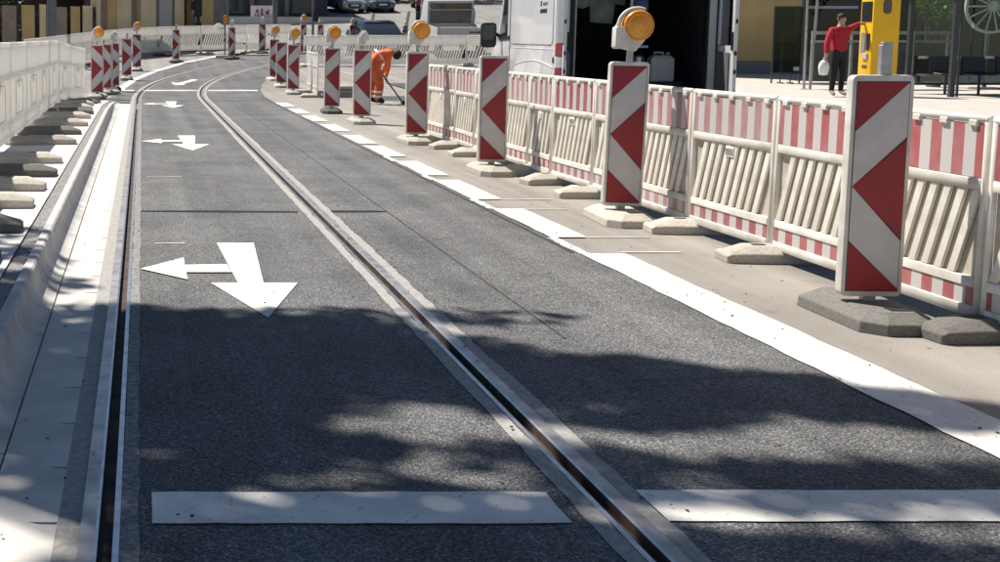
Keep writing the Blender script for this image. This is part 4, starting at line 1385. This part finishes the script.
# ------------------------------------------------------------------ tram stop furniture on the right
SZ = .16
tm = thing('ticket_machine', 'tall yellow ticket machine beside the person in red', 'ticket machine', (15.74, 26.0, SZ))
b = MB(); b.box(0, .58, 0, .46, .0, 2.25); b.build('cabinet', 'yellow', tm, bevel=.02, seg=2)
b = MB(); b.box(-.012, .0, .05, .41, 1.62, 2.05); b.build('display', 'glass_dark', tm)
b = MB(); b.box(-.012, .0, .08, .2, 1.0, 1.36); b.build('coin_panel', 'black', tm)
b = MB(); b.box(-.014, .0, .24, .38, .95, 1.38); b.build('keypad', 'grey_metal', tm)
b = MB(); b.box(-.03, .0, .12, .3, .8, .94); b.build('ticket_tray', 'truck_white', tm, bevel=.01)
b = MB(); b.box(-.012, .0, .14, .3, .62, .68); b.build('lock_plate', 'shade_wall', tm)
b = MB(); b.prism(rrect(.2, .38, 1.78, 2.1, .08), -.006, .0, 'xz'); b.build('symbol', 'shade_wall', tm)
b = MB(); b.box(-.03, .61, -.03, .49, -.02, .05); b.build('plinth', 'dark_metal', tm)

rl_ = thing('glass_railing', 'grey framed railing with dark glass panes behind the ticket machine', 'railing', (16.35, 29.4, SZ + .01))
for x in (0, .95, 2.45, 3.3):
    b = MB(); b.box(x - .025, x + .025, -.025, .025, 0, 1.42); b.build('post', 'grey_metal', rl_, bevel=.004)
for z0, z1 in ((1.34, 1.42), (1.14, 1.2), (.12, .17)):
    b = MB(); b.box(-.03, 3.34, -.03, .03, z0, z1); b.build('rail', 'grey_metal', rl_, bevel=.004)
for x0, x1 in ((.05, .9), (1.0, 2.4), (2.5, 3.25)):
    b = MB(); b.box(x0, x1, -.006, .006, .2, 1.12); b.build('pane', 'glass_grey', rl_)
gp = thing('glass_screen', 'free standing greenish glass screen left of the person in red', 'glass screen', (16.95, 32.4, zt(32.4) + SZ))
b = MB(); b.box(0, .78, -.008, .008, .28, 2.05); b.build('pane', 'glass_green', gp)
b = MB()
b.box(.0, .03, -.02, .02, 0, 2.06); b.box(.75, .78, -.02, .02, 0, 2.06); b.box(.03, .75, -.018, .018, 2.03, 2.06); b.box(.03, .75, -.018, .018, .26, .29)
b.build('frame', 'dark_metal', gp)
for x in (.25, .52):
    b = MB(); b.box(x - .015, x + .015, -.15, .15, 0, .03); b.box(x - .012, x + .012, -.012, .012, .03, .26); b.build('foot', 'dark_metal', gp)
b = MB(); b.box(.58, .72, -.05, -.02, .34, .44); b.build('tag_box', 'truck_white', gp)
pl_ = thing('stay_pole', 'grey leaning stay pole between the glass screen and the person in red', 'pole', (17.8, 32.0, zt(32) + SZ))
b = MB(); b.tube([(0, 0, 0), (.1, 0, 3.4)], .035, 10); b.build('tube', 'grey_metal', pl_)
b = MB(); b.lathe([(.09, 0), (.09, .015), (.04, .03)], 14); b.build('foot_flange', 'grey_metal', pl_)
pl2 = thing('stay_pole', 'upright grey pole right of the leaning stay pole', 'pole', (16.2, 29.4, SZ + .01))
b = MB(); b.tube([(0, 0, 0), (-.04, 0, 3.2)], .03, 10); b.build('tube', 'grey_metal', pl2)
b = MB(); b.lathe([(.09, 0), (.09, .015), (.04, .03)], 14); b.build('foot_flange', 'grey_metal', pl2)

sh = thing('tram_shelter', 'dark framed glass tram stop shelter at the right picture edge', 'shelter', (17.45, 25.9, SZ))
for x, y, r_ in ((0, 0, .05), (.16, .05, .022), (4.2, 0, .05), (0.0, 1.5, .05), (4.2, 1.5, .05)):
    b = MB(); b.box(x - r_, x + r_, y - r_, y + r_, 0, 2.6); b.build('post', 'dark_metal', sh, bevel=.006)
for x0, x1 in ((.1, 1.38), (1.42, 2.78), (2.82, 4.1)):
    b = MB(); b.box(x0, x1, 1.49, 1.5, .25, 2.4); b.build('pane', 'glass', sh)
for z0, z1 in ((.2, .25), (2.4, 2.46)):
    b = MB(); b.box(.05, 4.15, 1.47, 1.53, z0, z1); b.build('rail', 'dark_metal', sh)
b = MB(); b.box(-.3, 4.5, -.5, 1.9, 2.6, 2.72); b.build('roof', 'dark_metal', sh, bevel=.02)
b = MB(); b.box(.1, 4.1, 1.28, 1.36, .8, .86); b.build('seat_rail', 'grey_metal', sh)
b = MB(); b.box(.1, 4.1, 1.3, 1.34, .42, .46); b.build('seat_rail', 'grey_metal', sh)
for x in (.3, 1.05, 1.8, 2.55):
    b = MB(); b.prism([(1.28, .84), (1.24, .86), (1.18, .5), (.82, .48), (.8, .44), (1.2, .44), (1.26, .46)], x, x + .5, 'yz')
    b.build('seat', 'mesh_seat', sh, bevel=.008)
    b = MB(); b.box(x + .23, x + .27, 1.0, 1.04, 0, .44); b.build('seat_leg', 'dark_metal', sh)

# buildings on the right: ochre wall and dark shop front
rb = thing('shop_building', 'ochre walled building with dark shop windows behind the tram stop', 'building', (17.0, 37.2, 0))
b = MB(); b.box(-1.5, 3.3, 0, .4, .7, 8); b.build('ochre_wall', 'ochre', rb)
b = MB(); b.box(-1.5, 3.3, -.05, .4, 0, .72); b.build('plinth', 'plinth', rb)
b = MB(); b.box(3.3, 30, .6, 1.0, 0, 8); b.build('shop_back_wall', 'shop_brown', rb)
b = MB(); b.box(3.3, 30, 0, .6, 0, .35); b.build('sill_wall', 'plinth', rb)
b = MB(); b.box(3.3, 30, -.02, .6, 3.6, 8); b.build('upper_wall', 'ochre', rb)
for i in range(8):
    x = 3.3 + i * 1.9
    b = MB(); b.box(x, x + .1, .0, .12, .35, 3.6); b.build('window_mullion', 'grey_paint', rb)
    b = MB(); b.box(x + .1, x + 1.9, .05, .06, .36, 3.6); b.build('window_pane', 'glass_tint', rb)
b = MB(); b.box(3.45, 5.0, -.06, .0, 2.32, 2.4); b.build('light_strip', 'truck_white', rb)
b = MB(); b.box(7.55, 8.05, .2, .5, 1.66, 2.0); b.build('shop_box', 'lavender', rb)
b = MB(); b.box(.9, 1.15, -.16, 0, .8, 1.75); b.build('wall_box', 'grey_paint', rb, bevel=.01)
b = MB(); b.prism([(-2, 8), (30, 8), (29, 10.5), (-1, 10.5)], .0, 9, 'xz'); b.build('roof', 'slate', rb)
for i in range(6):
    for zz in (4.3,):
        b = MB(); b.box(-.6 + i * 2.6, .6 + i * 2.6, -.04, .02, zz, zz + 1.8); b.build('window', 'glass_dark', rb)


# white spoked wheel behind the shelter
ww = thing('spoked_wheel', 'white spoked wheel on a post behind the shelter glass', 'wheel', (20.6, 29.3, SZ + .01))
b = MB()
b.lathe([(.6, -.03), (.66, -.03), (.66, .03), (.6, .03), (.6, -.03)], 32, (0, 0, 2.02), 'y'); b.build('rim', 'wheel_white', ww, smooth=30)
for k in range(14):
    a = 2 * PI * k / 14
    b = MB(); b.tube([(.1 * math.cos(a), 0, 2.02 + .1 * math.sin(a)), (.61 * math.cos(a), 0, 2.02 + .61 * math.sin(a))], .042, 6); b.build('spoke', 'wheel_white', ww)
b = MB(); b.lathe([(.12, -.06), (.12, .06)], 16, (0, 0, 2.02), 'y'); b.build('hub', 'wheel_white', ww)
b = MB(); b.box(-.04, .04, .065, .12, 0, 2.05); b.box(-.3, .3, -.1, .2, 0, .06); b.build('stand', 'grey_paint', ww)


# ------------------------------------------------------------------ foliage
def leaves(b, c, r, n, size, flat=1.):
    for _ in range(n):
        while True:
            p = Vector((random.uniform(-1, 1), random.uniform(-1, 1), random.uniform(-1, 1)))
            if .05 < p.length < 1: break
        p = Vector((c[0] + p.x * r[0], c[1] + p.y * r[1], c[2] + p.z * r[2]))
        nrm = Vector((random.gauss(0, 1), random.gauss(0, 1), random.gauss(.6, 1))).normalized()
        a = nrm.orthogonal().normalized(); a.rotate(Matrix.Rotation(random.uniform(0, 2 * PI), 3, nrm)); c2 = nrm.cross(a)
        s = size * random.uniform(.6, 1.3)
        o = len(b.v)
        b.v += [tuple(p - a * s), tuple(p - c2 * s * .5 + nrm * s * .1), tuple(p + a * s), tuple(p + c2 * s * .5 + nrm * s * .1)]
        b.f.append((o, o + 1, o + 2, o + 3))


def bush(name, label, cat, x, y, z, blobs, leaf, mt, n):
    t = thing(name, label, cat, (x, y, z))
    b = MB()
    for (cx, cy, cz, rx, ry, rz_) in blobs: leaves(b, (cx, cy, cz), (rx, ry, rz_), n, leaf)
    b.build('crown', mt, t, normals=False, smooth=0)
    b = MB()
    for (cx, cy, cz, rx, ry, rz_) in blobs: b.tube([(cx * .2, cy * .2, 0), (cx * .6, cy * .6, cz * .5), (cx, cy, cz)], [.07, .05, .02], 6)
    b.build('trunk', 'bark', t)
    return t


# tree whose crown shades the foreground
tr = thing('street_tree', 'leafy street tree on the left platform shading the near track', 'tree', (-5.0, 7.2, PZ))
TB = MB()
blobs = []
# (ground x, ground y, half width, half depth, height, leaf count): where the clumps' shade lands on the street
for gx, gy, rx, ry, h, n in (
        (-.6, 5.9, 1.2, .5, 6.4, 330), (.4, 5.7, 1.0, .35, 6.0, 300), (.9, 6.05, 1.35, .13, 6.6, 110), (-.9, 6.9, .6, .3, 6.2, 80), (-1.6, 7.6, 1.2, .6, 6.8, 190),
        (.1, 5.1, 1.1, .45, 6.8, 430), (1.2, 5.25, .8, .3, 7.0, 230), (1.7, 5.0, .9, .35, 7.4, 300), (2.4, 4.75, .7, .28, 7.6, 210), (2.9, 4.5, .5, .2, 7.9, 90),
        (-.1, 4.5, .8, .35, 7.4, 300), (.35, 4.1, .6, .25, 7.0, 140), (1.8, 4.55, .6, .25, 7.8, 120), (-1.2, 4.9, .9, .6, 7.2, 330), (-1.9, 6.0, 1.1, .8, 6.5, 380),
        (1.0, 5.55, .8, .12, 6.3, 60), (1.4, 3.95, .5, .12, 8.0, 40), (2.3, 3.7, 1.1, .22, 8.2, 190), (.9, 3.5, .5, .22, 8.2, 120), (-.1, 3.75, .4, .25, 8.0, 90), (-.9, 4.1, .5, .25, 8., 110),
        (.5, 2.7, 1.3, .6, 8.4, 420), (1.9, 2.6, 1.2, .6, 8.6, 380), (3.2, 2.6, .8, .6, 8.8, 200), (-1.4, 2.3, 1.0, .5, 8.2, 170), (-2.4, 3.8, 1., .9, 7.6, 330), (-2.7, 5.4, .9, .9, 7.0, 300), (-3.4, 7.0, 1., .9, 6.6, 230),
        (.9, 4.9, .7, .22, 8.6, 200), (-.5, 4.35, .6, .25, 7.2, 150), (.6, 3.3, .8, .14, 8.6, 130), (1.6, 3.1, 1.3, .2, 8.8, 260), (.3, 4.75, .8, .4, 8.6, 200), (-.4, 5.4, .9, .45, 8.4, 220), (.6, .2, 1.8, 1., 9., 300), (.8, 1.2, 1.6, .8, 8.2, 380), (-1.2, 1.0, 1.4, .8, 8.6, 320), (2.8, 1., 1.2, .8, 9., 260), (-3.2, 2., 1.2, 1., 8.8, 280)):
    c = (gx - .4245 * h - tr.location.x, gy + .457 * h - tr.location.y, h - PZ)
    blobs.append(c)
    leaves(TB, c, (rx, ry, .4), int(n * 2.4), .105)
TB.build('crown', 'leaf', tr, normals=False, smooth=0)
b = MB(); b.tube([(0, 0, 0), (.05, .02, 1.2), (.15, .1, 2.6), (.35, .3, 4.2), (.6, .6, 5.6)], [.27, .2, .175, .14, .1], 12)
b.build('trunk', 'bark', tr, smooth=60)
b = MB()
for i, c in enumerate(blobs):
    k = 2.4 + 2.6 * ((i * 37) % 10) / 10
    st = Vector((.12 + k * .06, .1 + k * .07, k)); e = Vector(c)
    b.tube([st, st.lerp(e, .4) + Vector((0, 0, .35)), st.lerp(e, .75) + Vector((0, 0, .2)), e], [.07, .05, .03, .012], 6)
b.build('branch', 'bark', tr, smooth=60)

# ------------------------------------------------------------------ left facade and hoarding
FA = math.atan2(20, 16.5)


def fpt(s, off=0.):
    c, q = math.cos(FA), math.sin(FA)
    return (-12 + c * s + q * off, 38 + q * s - c * off)


fe = thing('panel_fence', 'fence of ochre and brown panels with dark gaps at the upper left', 'fence', (-12, 38, .1), FA)
edges = [(3.0, 4.1, 'brown'), (4.35, 5.3, 'ochre'), (5.55, 6.5, 'brown'), (6.75, 7.7, 'ochre'), (7.95, 8.9, 'cream'), (9.1, 10.25, 'ochre'), (10.45, 11.2, 'brown'), (11.5, 12.2, 'ochre'), (12.5, 12.85, 'cream'), (13.45, 14.06, 'brown'), (14.3, 14.84, 'ochre'), (15.03, 15.6, 'cream')]
for i, (s0, s1, m) in enumerate(edges):
    b = MB(); b.box(s0, s1, -.04, .02, .2, 2.55 + .04 * (i % 3)); b.build('panel', m, fe, bevel=.008)
for s0 in (4.2, 6.6, 9.0, 11.35, 13.2, 15.8):
    b = MB(); b.box(s0 - .06, s0 + .06, .03, .15, 0, 2.6); b.build('post', 'dark_metal', fe)
for z in (.6, 2.2):
    b = MB(); b.box(3, 15.9, .03, .09, z, z + .1); b.build('rail', 'dark_metal', fe)
hd = thing('hedge', 'dark green hedge behind the panel fence at the upper left', 'hedge', (-8.6, 42.9, .2), FA)
b = MB()
for i in range(26): leaves(b, (-4 + i * .45, 1.1 + random.uniform(-.2, .2), 1.2 + random.uniform(0, 2.3)), (.6, .5, .9), 190, .11)
b.build('crown', 'leaf_dark', hd, normals=False, smooth=0)
b = MB()
for i in range(8): b.tube([(-4 + i * 1.55, 1.1, -.2), (-4 + i * 1.55 + .1, 1.1, 1.8)], [.08, .04], 6)
b.build('trunk', 'bark', hd)
hb = thing('dark_shed', 'dark wall standing behind the hedge at the upper left', 'wall', fpt(8, -3.2) + (.3,), FA)
b = MB(); b.box(-12, 16.5, 0, .3, -.5, 3.4); b.build('wall', 'shade_wall', hb)
b = MB(); b.box(-12.1, 16.6, -.1, .4, 3.4, 3.5); b.build('coping', 'plinth', hb)

bA = thing('ochre_building', 'long ochre building behind the back row of barriers', 'building', fpt(15.9) + (.3,), FA)
b = MB(); b.box(0, 9.6, .35, .7, -.3, 4.6); b.build('back_wall', 'shade_wall', bA)
for s0, s1, m, d in ((0, .25, 'cream', 0), (.25, .7, 'brown', .1), (.7, 1.28, 'ochre', 0), (1.28, 2.21, 'cream', -.02), (2.21, 2.75, 'brown', .2), (2.89, 3.93, 'cream', 0), (4.22, 5.09, 'lavender', .03), (5.23, 5.97, 'cream', 0), (6.58, 8.22, 'ochre', 0), (8.22, 9.6, 'plinth', .1)):  # second cream bay is ochre wall with its sunlight put into the colour
    b = MB(); b.box(s0, s1 - .004, d, .349, -.3, 4.2); b.build('wall_bay', m, bA)
b = MB(); b.box(0, 9.6, -.06, .349, 4.2, 4.6); b.build('upper_wall', 'ochre', bA)
b = MB(); b.box(-.1, 9.7, -.2, 6, 4.6, 4.8); b.build('roof', 'slate', bA)  # unseen roof, set low to keep its shadow off the bend
b = MB(); b.box(7.6, 8.15, -.08, 0.0, .6, 1.25); b.build('meter_box', 'brown', bA)
b = MB(); b.box(6.62, 6.8, -.06, 0.0, 1.5, 2.2); b.build('wall_plaque', 'plinth', bA)
# dark standing statue-like signal by the wall
sg = thing('signal_post', 'black signal post with two lamp heads before the ochre wall', 'signal', fpt(22.15, .6) + (zt(56.2),))
b = MB(); b.tube([(0, 0, 0), (0, 0, 3.2)], .07, 10); b.build('pole', 'black', sg)
b = MB(); b.box(-.2, .16, -.14, .14, 1.25, 2.15); b.build('lamp_head', 'black', sg, bevel=.03)
b = MB(); b.box(-.34, -.16, -.1, .1, 1.55, 1.95); b.build('lamp_head', 'black', sg, bevel=.03)
b = MB(); b.box(-.13, .13, -.13, .13, 0, 1.0); b.build('control_box', 'black', sg, bevel=.02)


def pole(label, x, y, r, h, mt, box=None, base=None, z=None):
    t = thing('street_pole', label, 'pole', (x, y, zt(y) if z is None else z))
    b = MB(); b.tube([(0, 0, 0), (0, 0, h * .5), (0, 0, h)], [r, r * .92, r * .8], 12); b.build('shaft', mt, t, smooth=60)
    b = MB(); b.lathe([(r * 1.6, 0), (r * 1.6, .25), (r * 1.1, .32)], 14); b.build('collar', 'dark_metal', t)
    if box:
        b = MB(); b.box(.0, .22, -.1, .1, box, box + .38); b.build('box', 'black', t, bevel=.02)
    return t


pole('thick grey lamp pole before the dark building', 6.65, 60.5, .13, 7, 'grey_paint')
pole('thin grey pole with a small black box beyond the bend', 7.15, 50.5, .055, 4.2, 'grey_paint', 1.35)
pole('thin dark pole rising from the back row of barriers', 1.32, 49.9, .03, 4.0, 'dark_metal', None, z=zt(49.9))
pole('thick blue grey pole in front of the panel fence', -3.25, 43.6, .18, 6, 'grey_paint', z=zt(43.6))
pole('thin steel pole between the hill cars and the wine red truck', 12.2, 52.8, .035, 4, 'grey_metal')
# round sign on a foot
rs = thing('round_sign', 'round pale sign on a thin pole with a white ballast plate plate', 'sign', (3.32, 48.3, zt(48.3) + .01))
b = MB(); b.tube([(0, 0, 0), (0, 0, 2.1)], .025, 8); b.build('pole', 'dark_metal', rs)
b = MB(); b.lathe([(.01, -.012), (.19, -.012), (.2, 0), (.19, .012), (.01, .012)], 24, (-.26, -.03, 1.18), 'y'); b.build('disc', 'plastic_grey', rs)
b = MB(); b.box(-.26, 0, -.02, .0, 1.16, 1.2); b.build('arm', 'dark_metal', rs)
b = MB(); b.taper(-.4, .4, -.2, .2, 0, .12, .06, .04); b.build('foot_plate', 'body', rs, bevel=.01)
b = MB(); b.box(-.06, .1, -.08, .05, 1.35, 1.7); b.build('lamp_box', 'amber_rim', rs, bevel=.02)

# dark building up the street with poster
db = thing('dark_building', 'dark slate coloured building beyond the bend with a poster on it', 'building', (4.2, 73.0, zt(70) - .3))
b = MB(); b.box(-2.2, 7.0, 0, 6, 0, 4.6); b.build('wall', 'slate', db)
for i in range(4):
    x = -1.9 + i * 2.1
    b = MB(); b.box(x, x + .25, -.12, -.002, .3, 4.5); b.build('pilaster', 'grey_paint', db)
    b = MB(); b.box(x + .5, x + 1.7, -.04, -.002, .9, 3.2); w_ = b.build('window', 'glass_dark', db)
    b = MB(); b.box(x + .45, x + 1.75, -.09, -.042, .8, .88); b.build('sill', 'plinth', w_)
b = MB(); b.box(-2.3, 7.1, -.2, 6.2, 4.6, 4.8); b.build('roof', 'slate', db)  # unseen roof height cut so less shadow reaches the hill street
po = thing('poster_board', 'lilac poster board with dark lettering before the dark building', 'poster', (6.3, 70.0, zt(70) + .0))
b = MB(); b.box(0, 1.28, -.02, .02, .12, .86); b.build('board', 'poster', po)
b = MB()
for x, poly in ((.24, [(0, 0), (.05, .28), (.12, .4), (.2, .28), (.22, 0), (.16, 0), (.14, .22), (.08, .22), (.06, 0)]), (.58, [(.02, 0), (0, .3), (.06, .46), (.16, .3), (.1, .3), (.08, .2), (.14, .16), (.1, .06), (.18, .02)]), (.86, [(0, .14), (.06, .34), (.12, .24), (.2, .4), (.24, .3), (.16, .2), (.22, .08), (.1, .06)])):
    b.prism([(x + p[0], .28 + p[1]) for p in poly], -.026, -.021, 'xz')
b.build('lettering', 'poster_ink', po)
for x in (.1, 1.1):
    b = MB(); b.box(x, x + .05, .022, .06, -.2, .8); b.build('leg', 'grey_metal', po)

# hedge and trees closing the view up the hill
for i, (x, m, lb) in enumerate(((11.0, 'leaf_dark', 'dark tree behind the silver blue car on the hill'), (14.5, 'leaf_dark', 'dark tree behind the dark blue car on the hill'), (17.6, 'leaf', 'lighter green shrub between the hill cars and the wine red truck'), (20.8, 'leaf_dark', 'dark tree behind the wine red truck on the hill'), (24.4, 'leaf_dark', 'dark tree behind the white flatbed truck'), (28.6, 'leaf_dark', 'dark tree right of the white flatbed, behind the van'))):
    yy = 84.2 + (i % 3) * .6 - (1.5 if i == 2 else 0)
    t = thing('hill_tree', lb, 'tree', (x, yy, zt(yy)), 0, 'trees closing the view up the hill')
    b = MB()
    for k in range(9): leaves(b, (random.uniform(-1.6, 1.6), random.uniform(-.8, .8), .7 + .5 * k), (1.3, 1.0, .9), 170, .16)
    b.build('crown', m, t, normals=False, smooth=0)
    b = MB(); b.tube([(0, 0, -.2), (.05, 0, 2), (0, .1, 4)], [.25, .18, .08], 8); b.build('trunk', 'bark', t)
hw = thing('hill_wall', 'dark wall behind the trees at the top of the hill street', 'wall', (8, 88, zt(88) - .5))
b = MB(); b.box(0, 30, 0, .4, 0, 5); b.build('wall', 'slate', hw)
b = MB(); b.box(-.1, 30.1, -.08, .48, 5, 5.15); b.build('coping', 'plinth', hw)
# planter with bright plant in front of the shop front
pt_ = bush('potted_plant', 'bright green plant standing behind the glass railing', 'plant', 20.15, 30.6, SZ + .02, [(0, 0, 1.95, .5, .4, .35), (.3, .1, 2.1, .35, .3, .3), (-.35, 0, 2.15, .3, .3, .25)], .07, 'leaf_bright', 150)
b = MB(); b.lathe([(.16, 0), (.22, .4), (.24, .42), (.2, .44)], 16); b.build('pot', 'plinth', pt_)
bush('leafy_tree', 'small leafy tree seen through the shelter glass', 'tree', 22.0, 33.0, zt(33) + SZ, [(0, 0, 2.0, .8, .6, .6), (.7, .2, 2.6, .8, .6, .7), (-.6, .2, 2.8, .7, .6, .7)], .09, 'leaf', 300)

# leaf bits and grit lying on the street near the camera
b = MB()
rr = random.Random(3)
for _ in range(420):
    k = rr.random()
    if k < .4: x, y, z = rr.uniform(-.46, 1.7), rr.uniform(2.6, 9), .0175
    elif k < .6: x, y, z = rr.uniform(2.88, 3.25), rr.uniform(3., 9), .0125
    elif k < .8: x, y, z = rr.gauss(1.62, .06), rr.uniform(2.6, 12), .011
    else: x, y, z = rr.uniform(3.2, 4.6), rr.uniform(3, 12), .003
    if -.15 < x < -.05 or 1.38 < x < 1.46: continue
    a = rr.uniform(0, 6.3); s_ = rr.uniform(.004, .014)
    c_, q_ = math.cos(a) * s_, math.sin(a) * s_
    h = rr.uniform(.002, .006)
    b.add([(x - c_, y - q_, z), (x + q_ * .5, y - c_ * .5, z + h), (x + c_, y + q_, z + h * .4), (x - q_ * .5, y + c_ * .5, z)], [(0, 1, 2, 3), (0, 3, 2, 1)])
db_ = b.build('leaf_litter', 'bark', normals=False, smooth=0)
tag(db_, 'dark leaf bits and grit scattered over the near street', 'litter', kind='stuff')
